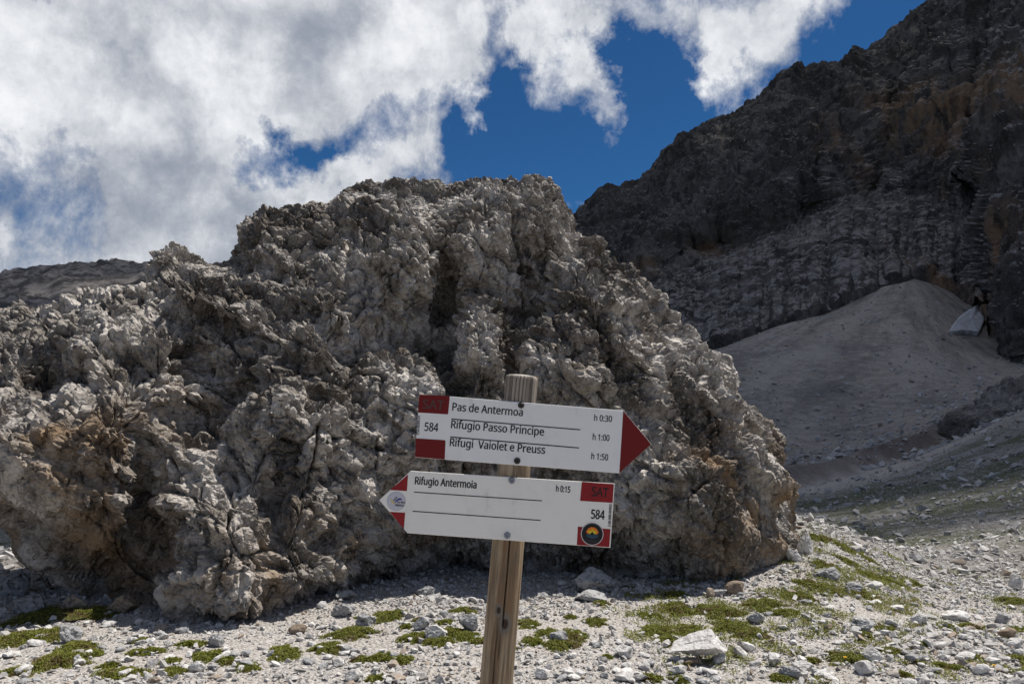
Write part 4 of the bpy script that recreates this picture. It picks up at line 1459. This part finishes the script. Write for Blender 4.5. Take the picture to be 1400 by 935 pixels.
me = mesh_np("grass", q.reshape(-1, 3), np.arange(n_ * 3).reshape(-1, 3), 3, False, M_grass)
tag(link("grass", me), "sparse short grass growing between the stones at right", kind="stuff")

# moss on top of the boulder
# yellow flowers
for (px, py, lb) in [(1156, 908, "tiny yellow flower in the moss patch near the bottom edge"), (1360, 919, "tiny yellow flower in the grit near the lower right corner")]:
    p = hit(px, py + 3)
    e = bpy.data.objects.new("flower", None); C.objects.link(e); e.location = p
    tag(e, lb, "flower")
    bm = bmesh.new()
    bmesh.ops.create_cone(bm, segments=6, radius1=.0012, radius2=.001, depth=.06, cap_ends=True)
    bmesh.ops.translate(bm, verts=bm.verts, vec=(0, 0, .03))
    me = bpy.data.meshes.new("stem"); bm.to_mesh(me); bm.free(); link("stem", me, M_grass, e)
    bm = bmesh.new()
    for k in range(9):
        a = k / 9 * 2 * pi
        vs = [bm.verts.new((r_ * cos(a + o_), r_ * sin(a + o_), .06 + .004 * (r_ > .006))) for r_, o_ in ((.002, 0), (.012, -.28), (.015, 0), (.012, .28))]
        bm.faces.new(vs)
    me = bpy.data.meshes.new("petals"); bm.to_mesh(me); bm.free(); link("petals", me, M_yellow, e)
    bm = bmesh.new()
    bmesh.ops.create_uvsphere(bm, u_segments=8, v_segments=5, radius=.005)
    bmesh.ops.translate(bm, verts=bm.verts, vec=(0, 0, .062))
    me = bpy.data.meshes.new("flower_centre"); bm.to_mesh(me); bm.free(); link("flower_centre", me, M_yellow, e)

# ------------------------------------------------------------------ the signpost
YS = 1.90
# wood
M_wood, t = new_mat("weathered_wood", 0.8, 0.25)
tcn = t.n.new('ShaderNodeTexCoord')
O = tcn.outputs['Object']
kn = t.vmath('SUBTRACT', O, (0, 0, 0))
gr = t.noise(t.scaled(O, (60, 60, 2.2)), 1.0, 6, 0.65, 1.2)
gr2 = t.noise(t.scaled(O, (170, 170, 5)), 1.0, 4, 0.6)
big = t.noise(t.scaled(O, (12, 12, 4.0)), 1.0, 4, 0.6, 1.5)
col = t.mix(t.remap(gr, 0.36, 0.62), (0.16, 0.115, 0.072), (0.42, 0.325, 0.21))
col = t.mix(t.math('MULTIPLY', t.remap(gr2, 0.52, 0.68), 0.6), col, (0.09, 0.065, 0.048))
col = t.mix(t.math('MULTIPLY', t.remap(big, 0.5, 0.66), 0.55), col, (0.26, 0.15, 0.08))
gx = t.n.new('ShaderNodeSeparateXYZ'); t.set(gx.inputs[0], O)
col = t.mix(t.math('MULTIPLY', t.remap(gx.outputs[2], 1.55, 1.75), 0.65), col, t.mix(t.remap(gr, .4, .6), (0.15, 0.14, 0.135), (0.33, 0.31, 0.29)))
for (kx, kz, kr) in ((-0.009, 1.292, 0.008), (0.0085, 1.262, 0.012), (0.03, 1.03, .009)):
    dv_ = t.vmath('MULTIPLY', t.vmath('SUBTRACT', O, (kx, -0.037, kz)), (1, 0.4, 0.62))
    dd = t.vmath('LENGTH', dv_)
    col = t.mix(t.remap(dd, kr * 1.5, kr * 0.9), col, (0.20, 0.17, 0.14))
    col = t.mix(t.remap(dd, kr * 0.75, kr * 0.45), col, (0.055, 0.035, 0.025))
t.set(t.bsdf.inputs['Base Color'], col)
t.set(t.bsdf.inputs['Normal'], t.node('ShaderNodeBump', {'Height': t.math('ADD', gr, t.math('MULTIPLY', gr2, .6)), 'Strength': .8, 'Distance': 0.004}))
M_woodend, t = new_mat("cut_wood_end", 0.85, 0.15)
tcn = t.n.new('ShaderNodeTexCoord')
rg_ = t.vmath('LENGTH', t.vmath('MULTIPLY', tcn.outputs['Object'], (1, 1, 0)))
ringw = t.math('SINE', t.math('MULTIPLY', rg_, 2200))
t.set(t.bsdf.inputs['Base Color'], t.mix(t.remap(ringw, -0.2, 0.9), (0.55, 0.52, 0.48), (0.36, 0.33, 0.29)))

PR = 0.0385
YP = YS + PR + 0.004
top = at(713.6, 514, YP)
lowp = at(678.4, 935, YP)
axis = (top - lowp).normalized()
# base of the post where its axis meets the ground
sbase = (lowp.z + 0.05) / axis.z
pbase = lowp - axis * sbase
post_root = bpy.data.objects.new("signpost", None)
C.objects.link(post_root)
post_root.location = pbase
lean = math.atan2(axis.x, axis.z)
post_root.rotation_euler = (0, lean, 0)
tag(post_root, "leaning wooden trail signpost with two red and white arrow signs", "signpost")
HL = (top - pbase).length
NA, NZ = 220, 330
a = np.linspace(0, 2 * pi, NA, endpoint=False)
zs = np.linspace(0, HL, NZ)
ZZ, AA = np.meshgrid(zs, a, indexing='ij')
rad = np.full_like(ZZ, PR) * (1.0 - 0.015 * (ZZ / HL))
pp = np.stack([np.cos(AA) * 14, np.sin(AA) * 14, ZZ * 2.2], -1).reshape(-1, 3).astype(f32)
rad += (0.0012 * fbm(pp * .25, 3)).reshape(ZZ.shape)
rad += (0.0007 * ridged(pp * np.array([1, 1, .35], f32), 2)).reshape(ZZ.shape) * (0.6 + 1.2 * sstep(HL - .12, HL, ZZ))


def groove(x_at, width, depth, z0, z1, seed):
    """drying crack along the grain, on the side that faces the camera"""
    ctr = x_at(ZZ) + 0.0012 * perlin(np.stack([ZZ.ravel() * 9 + seed, 0 * ZZ.ravel(), 0 * ZZ.ravel()], 1).astype(f32)).reshape(ZZ.shape)
    ang = -pi / 2 + np.arcsin(np.clip(ctr / PR, -.99, .99))
    dd = ((AA - ang + pi) % (2 * pi) - pi) * PR
    fz = sstep(z0, z0 + .05, ZZ) * (1 - sstep(z1 - .06, z1, ZZ))
    return depth * np.exp(-(dd / width) ** 2) * fz


zpix = lambda py: (top - at(678.4 + (935 - py) * 0.0836, py, YP)).length
z_of = lambda py: HL - zpix(py)
rad -= groove(lambda z: 0.0035 + 0.0 * z, 0.0013, 0.017, z_of(862), z_of(700), 1)
rad -= groove(lambda z: -0.009 + 0.0 * z, 0.0009, 0.012, z_of(990), z_of(845), 2)
rad -= groove(lambda z: -0.001 + 0.0 * z, 0.0007, 0.007, z_of(905), z_of(850), 3)
for kx_, wd_, dp_ in ((-0.022, .0011, .005), (-0.013, .0009, .005), (-0.004, .0009, .005), (0.004, .0009, .006), (0.012, .0008, .004), (-0.03, .001, .004), (.021, .0008, .003)):
    rad -= groove(lambda z, kx_=kx_: kx_ + 0 * z, wd_, dp_, z_of(575), HL + .2, kx_ * 900)
rad = np.where(ZZ > HL - 0.004, rad - 0.003 * ((ZZ - HL + .004) / .004) ** 2, rad)
vv = np.stack([rad * np.cos(AA), rad * np.sin(AA), ZZ], -1).reshape(-1, 3)
# end cap rings
caps = []
for s in (0.8, 0.5, 0.2, 0.001):
    r0 = rad[-1] * s
    caps.append(np.stack([r0 * np.cos(a), r0 * np.sin(a), HL + 0.0035 * (1 - s ** 2) + 0 * a], 1))
vv = np.concatenate([vv] + caps)
fq = grid_faces(NZ + 4, NA, True)
me = mesh_np("post", vv, fq, 4, True, M_wood)
me.materials.append(M_woodend)
mi = np.zeros(len(me.polygons), np.int32); mi[(NZ - 1) * NA:] = 1
me.polygons.foreach_set('material_index', mi)
link("post", me, None, post_root)
ROOTM = Matrix.Translation(pbase) @ Matrix.Rotation(lean, 4, 'Y')
ROOTI = ROOTM.inverted()

M_white, t = new_mat("white_painted_metal", 0.42, 0.4)
g = t.n.new('ShaderNodeNewGeometry')
t.set(t.bsdf.inputs['Base Color'], t.mix(t.remap(t.noise(g.outputs['Position'], 14, 7, 0.7), 0.45, 0.75), (0.80, 0.80, 0.79), t.mix(t.remap(t.noise(t.scaled(g.outputs['Position'], (60, 60, 9)), 1.0, 5, .7), .5, .7), (0.74, 0.735, 0.72), (0.58, 0.56, 0.52))))
M_cream, t = new_mat("cream_painted_metal", 0.42, 0.4)
g = t.n.new('ShaderNodeNewGeometry')
t.set(t.bsdf.inputs['Base Color'], t.mix(t.remap(t.noise(g.outputs['Position'], 14, 7, 0.7), 0.45, 0.75), (0.84, 0.82, 0.77), t.mix(t.remap(t.noise(t.scaled(g.outputs['Position'], (40, 40, 8)), 1.0, 5, .7), .5, .68), (0.78, 0.76, 0.71), (0.56, 0.52, 0.46))))
M_red, t = new_mat("red_paint", 0.45, 0.35)
g = t.n.new('ShaderNodeNewGeometry')
t.set(t.bsdf.inputs['Base Color'], t.mix(t.remap(t.noise(g.outputs['Position'], 20, 5, 0.6), 0.4, 0.7), (0.27, 0.005, 0.010), (0.22, 0.004, 0.008)))
M_red2, t = new_mat("darker_red_paint", 0.45, 0.3)
t.set(t.bsdf.inputs['Base Color'], (0.15, 0.002, 0.003))


def flat_mat(name, col, rough=0.5, metal=0.0):
    m, t = new_mat(name, rough, 0.3)
    g = t.n.new('ShaderNodeNewGeometry')
    n_ = t.noise(g.outputs['Position'], 90, 3, 0.6)
    t.set(t.bsdf.inputs['Base Color'], t.mix(n_, col, tuple(c * 0.85 for c in col)))
    t.bsdf.inputs['Metallic'].default_value = metal
    return m


M_black = flat_mat("black_lettering", (0.012, 0.012, 0.014))
M_faint = flat_mat("faded_lettering", (0.085, 0.055, 0.05))
M_steel = flat_mat("steel_bolt", (0.30, 0.32, 0.36), 0.4, 0.8)
M_hole = flat_mat("socket", (0.02, 0.02, 0.02))
M_edge = flat_mat("pale_border", (0.62, 0.60, 0.60))
M_sticker = flat_mat("grey_sticker", (0.60, 0.60, 0.66))
M_ring = flat_mat("faint_ring_print", (0.42, 0.42, 0.50))
M_orange = flat_mat("orange_print", (0.85, 0.22, 0.02))
M_yel = flat_mat("yellow_print", (0.80, 0.62, 0.03))
M_teal = flat_mat("slate_blue_print", (0.03, 0.075, 0.12))
M_navy = flat_mat("navy_print", (0.01, 0.02, 0.22))
M_lil = flat_mat("grey_violet_print", (0.27, 0.25, 0.32))


def build_sign(label, outline_px, th_px, ysurf, thick=0.003):
    """plate whose front face lies in the plane y = ysurf; returns object and a pixel -> local mapper"""
    c = Vector((sum(p[0] for p in outline_px) / len(outline_px), sum(p[1] for p in outline_px) / len(outline_px)))
    ow = at(c.x, c.y, ysurf)
    Ms = Matrix.Translation(ow) @ Matrix.Rotation(radians(th_px), 4, 'Y')
    Mi = Ms.inverted()

    def loc(px, py):
        q = Mi @ at(px, py, ysurf)
        return Vector((q.x, q.z))
    me = poly_mesh("direction_sign", [loc(*p) for p in outline_px], 0.0, thick, bev=0.0012)
    o = link("direction_sign", me, M_white if th_px > 4.25 else M_cream, post_root)
    o.matrix_local = ROOTI @ Ms
    o['label'] = label
    return o, loc


def rounded(pts, r, n=5):
    out = []
    m = len(pts)
    for i in range(m):
        p0, p1, p2 = pts[i - 1], pts[i], pts[(i + 1) % m]
        rr_ = r[i] if isinstance(r, (list, tuple)) else r
        if rr_ <= 0:
            out.append(p1); continue
        a_, b_ = (p0 - p1).normalized(), (p2 - p1).normalized()
        s_, e_ = p1 + a_ * rr_, p1 + b_ * rr_
        for k in range(n + 1):
            u = k / n
            out.append(s_ * (1 - u) ** 2 + p1 * 2 * u * (1 - u) + e_ * u * u)
    return out


def poly_mesh(name, pts, y0, depth, bev=0.0):
    """flat polygon in local x,z with its front at y0 (camera side = -y) and depth behind it"""
    bm = bmesh.new()
    vs = [bm.verts.new((p.x, y0, p.y)) for p in pts]
    f = bm.faces.new(vs)
    bm.normal_update()
    if f.normal.y > 0: f.normal_flip()
    if depth > 0:
        r = bmesh.ops.extrude_face_region(bm, geom=[f])
        nv = [x for x in r['geom'] if isinstance(x, bmesh.types.BMVert)]
        bmesh.ops.translate(bm, verts=nv, vec=(0, depth, 0))
        bmesh.ops.recalc_face_normals(bm, faces=bm.faces)
        if bev:
            ed = [e for e in bm.edges if all(abs(v_.co.y - y0) < 1e-6 for v_ in e.verts)]
            bmesh.ops.bevel(bm, geom=ed, offset=bev, segments=2, profile=.5, affect='EDGES')
    bmesh.ops.triangulate(bm, faces=[f for f in bm.faces if len(f.verts) > 4])
    me = bpy.data.meshes.new(name)
    bm.to_mesh(me); bm.free()
    return me


PROUD = 0.0004
FONT = None
try:
    import os
    FONT = bpy.data.fonts.load(os.path.join(bpy.utils.system_resource('DATAFILES'), 'fonts', 'NotoSansMath-Regular.woff2'))
except Exception as ex:
    print("built-in face used:", ex)


def decal(parent, name, pts, mat, lvl=1, depth=0.0003):
    me = poly_mesh(name, pts, -PROUD * lvl, PROUD * 0.8)
    return link(name, me, mat, parent)


def raw_text(s, bold):
    cu = bpy.data.curves.new("t", 'FONT')
    cu.body = s
    cu.size = 1.0
    cu.offset = bold
    cu.resolution_u = 5
    if FONT: cu.font = FONT
    o = bpy.data.objects.new("t", cu); C.objects.link(o)
    dg = bpy.context.evaluated_depsgraph_get(); dg.update()
    me = bpy.data.meshes.new_from_object(o.evaluated_get(dg))
    bpy.data.objects.remove(o, do_unlink=True)
    return me


CAPH = float(co_of(raw_text("H", 0.0))[:, 1].max())


def text(parent, s, p0, p1, cap, mat, lvl=1, bold=0.0, vertical=None, name="lettering", xfit=None):
    """print s along the baseline p0 -> p1 (local x,z) with capital height cap (metres)"""
    me = raw_text(s, 0.0)
    bm = bmesh.new(); bm.from_mesh(me)
    g0 = bm.verts[:] + bm.edges[:] + bm.faces[:]
    for kx, kz, ky in ((1, 0, 1), (-1, 0, 2), (0, 1, 3), (0, -1, 4)):
        dd_ = bmesh.ops.duplicate(bm, geom=g0)
        bmesh.ops.translate(bm, verts=[x for x in dd_['geom'] if isinstance(x, bmesh.types.BMVert)], vec=(kx * (0.014 + bold), kz * (0.008 + bold * .6), ky * 0.003))
    bm.to_mesh(me); bm.free()
    v = co_of(me)
    x0, x1 = v[:, 0].min(), v[:, 0].max()
    d = p1 - p0
    L_ = d.length
    ux = d / L_
    uz = Vector((-ux.y, ux.x))
    sx_ = L_ / (x1 - x0)
    sz_ = cap / CAPH
    X_ = (v[:, 0] - x0) * sx_; Z_ = v[:, 1] * sz_
    nv = np.stack([p0.x + ux.x * X_ + uz.x * Z_, -PROUD * lvl - v[:, 2] * 0.01, p0.y + ux.y * X_ + uz.y * Z_], 1)
    me.vertices.foreach_set('co', nv.astype(f32).ravel()); me.update()
    me.materials.clear()
    me.name = name
    return link(name, me, mat, parent)


def line(parent, p0, p1, w_):
    d = (p1 - p0).normalized(); nrm = Vector((-d.y, d.x)) * w_ * .5
    return decal(parent, "printed_line", [p0 + nrm, p1 + nrm, p1 - nrm, p0 - nrm], M_black)


def disc(c, r, n=40, sx_=1, sy_=1):
    return [Vector((c.x + r * sx_ * cos(k / n * 2 * pi), c.y + r * sy_ * sin(k / n * 2 * pi))) for k in range(n)]


MP = YS / FPX                                # metres per photo pixel on the sign plane
# upper sign, pointing right
up, U = build_sign("upper sign pointing right with a dark red arrow tip", [(573.5, 538.6), (852, 561.2), (890.5, 606.8), (846.6, 646.8), (567, 625)], 4.3, YS)
def RR(L_, pts, r): return rounded([L_(*p) for p in pts], r)
decal(up, "red_panel", RR(U, [(573.6, 538.9), (615, 541.4), (612.6, 566.4), (571.3, 563.8)], [.002, .0015, .003, .0005]), M_red2)
decal(up, "red_panel", RR(U, [(568.9, 599.0), (609.2, 601.6), (608, 627.9), (567.2, 624.6)], [.0005, .003, .001, .002]), M_red2)
decal(up, "red_arrow_tip", RR(U, [(852, 561.5), (890.2, 606.8), (846.7, 646.5)], [.0, .003, .0]), M_red2)
text(up, "SAT", U(577.5, 558.0), U(606.3, 560.6), 12.2 * MP, M_faint, 2, -0.005)
text(up, "584", U(580, 588.6), U(599, 590), 11.2 * MP, M_black, 1, 0.004)
text(up, "Pas de Antermoa", U(618, 560.9), U(714.6, 568.8), 10.4 * MP, M_black, 1, 0.004)
line(up, U(617, 572.6), U(793.4, 587.4), 1.5 * MP)
text(up, "Rifugio Passo Principe", U(616.3, 584.9), U(743.6, 595.3), 10.4 * MP, M_black, 1, 0.004)
line(up, U(615.5, 597.1), U(791.6, 612.2), 1.5 * MP)
text(up, "Rifugi  Vaiolet e Preuss", U(614.6, 609.4), U(745.2, 620.2), 10.4 * MP, M_black, 1, 0.004)
text(up, "h 0:30", U(812, 575.0), U(836.6, 576.8), 8.2 * MP, M_black, 1, 0.004)
text(up, "h 1:00", U(810, 601.0), U(833, 602.8), 8.2 * MP, M_black, 1, 0.004)
text(up, "h 1:50", U(808, 627.3), U(831.2, 629.3), 8.2 * MP, M_black, 1, 0.004)
text(up, "E50-B584-01", U(572.9, 594.0), U(574.6, 568.5), 3.4 * MP, M_black, 1, 0.01)
# lower sign, pointing left
lo, Lw = build_sign("lower sign pointing left with a white tip and two stickers", [(561.5, 643.6), (840.5, 661), (834.5, 748.6), (557, 728.6), (518.6, 683.5)], 4.2, YS)
decal(lo, "red_panel", RR(Lw, [(795.5, 658.2), (839.2, 661.3), (837.6, 687.2), (793, 684.4)], [.001] * 4), M_red)
decal(lo, "red_panel", RR(Lw, [(790, 719.5), (834.6, 723), (832.9, 747.6), (788.6, 744.8)], [.0005] * 4), M_red)
decal(lo, "red_triangle", [Lw(557.9, 648.3), Lw(556.4, 671), Lw(533.2, 669.6)], M_red)
decal(lo, "red_triangle", [Lw(532.6, 699.3), Lw(554, 700.6), Lw(552.2, 722.8)], M_red)
text(lo, "Rifugio Antermoia", Lw(566.9, 661.6), Lw(651.5, 667.4), 9.8 * MP, M_black, 1, 0.013)
line(lo, Lw(566, 672.4), Lw(740.9, 684.4), 1.3 * MP)
line(lo, Lw(564.2, 698.5), Lw(739.1, 711.1), 1.3 * MP)
text(lo, "h 0:15", Lw(759.8, 671.6), Lw(779.6, 673.2), 8.0 * MP, M_black, 1, 0.012)
text(lo, "SAT", Lw(808.4, 677.6), Lw(831.2, 679.8), 12.2 * MP, M_black, 2, 0.0)
text(lo, "584", Lw(807.5, 708.3), Lw(826.4, 709.9), 11.8 * MP, M_black, 1, 0.012)
text(lo, "2-00-000-0H053", Lw(834.6, 720.0), Lw(836.5, 689.0), 3.4 * MP, M_black, 1, 0.02)
# round mountain sticker
sc0 = Lw(809.6, 729.6)
st = decal(lo, "round_sticker", disc(sc0, 15.2 * MP, 56), M_edge, 2)
st['label'] = "round black sticker with an orange sunburst over a blue mountain"
decal(lo, "sticker_field", disc(sc0, 14.1 * MP, 56), M_black, 3)
sb = []
nsp = 13
for k in range(nsp):                          # scalloped orange half sun
    a = pi * (0.97 - k / (nsp - 1) * 0.94)
    r_ = (8.9 if k % 2 else 8.2)
    sb.append(Vector((sc0.x + r_ * MP * cos(a) * 0.98, sc0.y + 0.6 * MP + r_ * MP * sin(a) * 1.0)))
sb += [sc0 + Vector((4.5, -1.2)) * MP, sc0 + Vector((0, 2.5)) * MP, sc0 + Vector((-4.5, -1.2)) * MP]
decal(lo, "sun_print", sb, M_orange, 4)
yb = [Vector((-5.0, 1.0)), Vector((-5.6, 4.5)), Vector((-2.2, 4.0)), Vector((0, 7.0)), Vector((2.2, 4.0)), Vector((5.6, 4.5)), Vector((5.0, 1.0)), Vector((2.6, -.4)), Vector((0, 2.6)), Vector((-2.6, -.4))]
decal(lo, "sun_print", [sc0 + p * MP for p in yb], M_yel, 5)
mb = [Vector((-8.2, -1.4)), Vector((-4.4, .4)), Vector((-3.4, -.6)), Vector((0, 3.0)), Vector((3.0, -.4)), Vector((4.2, .6)), Vector((8.2, -1.6)), Vector((6.4, -4.4)), Vector((0, -6.3)), Vector((-6.4, -4.4))]
decal(lo, "mountain_print", [sc0 + p * MP for p in mb], M_teal, 6)
mb = [Vector((-4.0, -1.6)), Vector((0, 3.2)), Vector((4.0, -1.6)), Vector((1.6, -.6)), Vector((.2, -1.8)), Vector((-1.6, -.5))]
decal(lo, "mountain_print", [sc0 + p * MP for p in mb], M_black, 7)
for k, ww in ((-8.2, 9.0), (-9.9, 6.5)):
    for j in range(7):
        xx = -ww + (2 * ww) * j / 7
        decal(lo, "small_print", [sc0 + Vector((xx, k)) * MP, sc0 + Vector((xx + 1.5, k)) * MP, sc0 + Vector((xx + 1.5, k - .7)) * MP, sc0 + Vector((xx, k - .7)) * MP], M_teal if k > -9 else M_faint, 4)
# round trail sticker on the white tip
lc = Lw(541.8, 684.9)
st = decal(lo, "round_sticker", disc(lc, 12.7 * MP, 48), M_ring, 1)
st['label'] = "round pale grey sticker with a blue and yellow swoosh"
decal(lo, "sticker_field", disc(lc, 12.2 * MP, 48), M_sticker, 2)
off = lambda x, y: Lw(515 + x * 50 / 935, 660 + y * 50 / 935)
decal(lo, "swoosh_print", [off(415, 440), off(505, 330), off(528, 385), off(450, 480)], M_lil, 3)
decal(lo, "swoosh_print", [off(340, 405), off(385, 430), off(410, 460), off(440, 500), off(462, 505), off(440, 535), off(405, 505), off(380, 460)], M_yel, 3)
decal(lo, "swoosh_print", [off(455, 520), off(490, 455), off(530, 412), off(585, 386), off(630, 398), off(655, 425), off(600, 430), off(550, 440), off(510, 475), off(480, 505)], M_navy, 4)
text(lo, "la Via", off(535, 515), off(718, 520), 50 * 50 / 935 * MP, M_black, 4, 0.01)
text(lo, "Alpina", off(460, 582), off(690, 597), 48 * 50 / 935 * MP, M_black, 4, 0.01)
# bolts
for (px, py, dark) in ((712.4, 553.9, 1), (707, 629.8, 1), (699.6, 656.5, 0), (693.5, 731.6, 0)):
    par, LL = (up, U) if py < 640 else (lo, Lw)
    c = LL(px, py)
    bm = bmesh.new()
    prof_ = [(4.4, 0), (4.4, .8), (3.6, 1.4), (3.5, 2.4), (2.9, 2.9), (1.6, 2.9), (1.5, 1.6), (0.02, 1.5)]
    rings = []
    for (r_, h_) in prof_:
        rings.append([bm.verts.new((c.x + r_ * MP * cos(k / 20 * 2 * pi), -h_ * MP * 1.1 - 0.0003, c.y + r_ * MP * sin(k / 20 * 2 * pi))) for k in range(20)])
    for j in range(len(rings) - 1):
        for k in range(20):
            bm.faces.new((rings[j][k], rings[j][(k + 1) % 20], rings[j + 1][(k + 1) % 20], rings[j + 1][k]))
    bmesh.ops.recalc_face_normals(bm, faces=bm.faces)
    me = bpy.data.meshes.new("bolt"); bm.to_mesh(me); bm.free()
    for p in me.polygons: p.use_smooth = True
    link("bolt", me, flat_mat("dark_bolt", (0.06, 0.055, 0.05), .5, .6) if dark else M_steel, par)

bpy.context.view_layer.update()
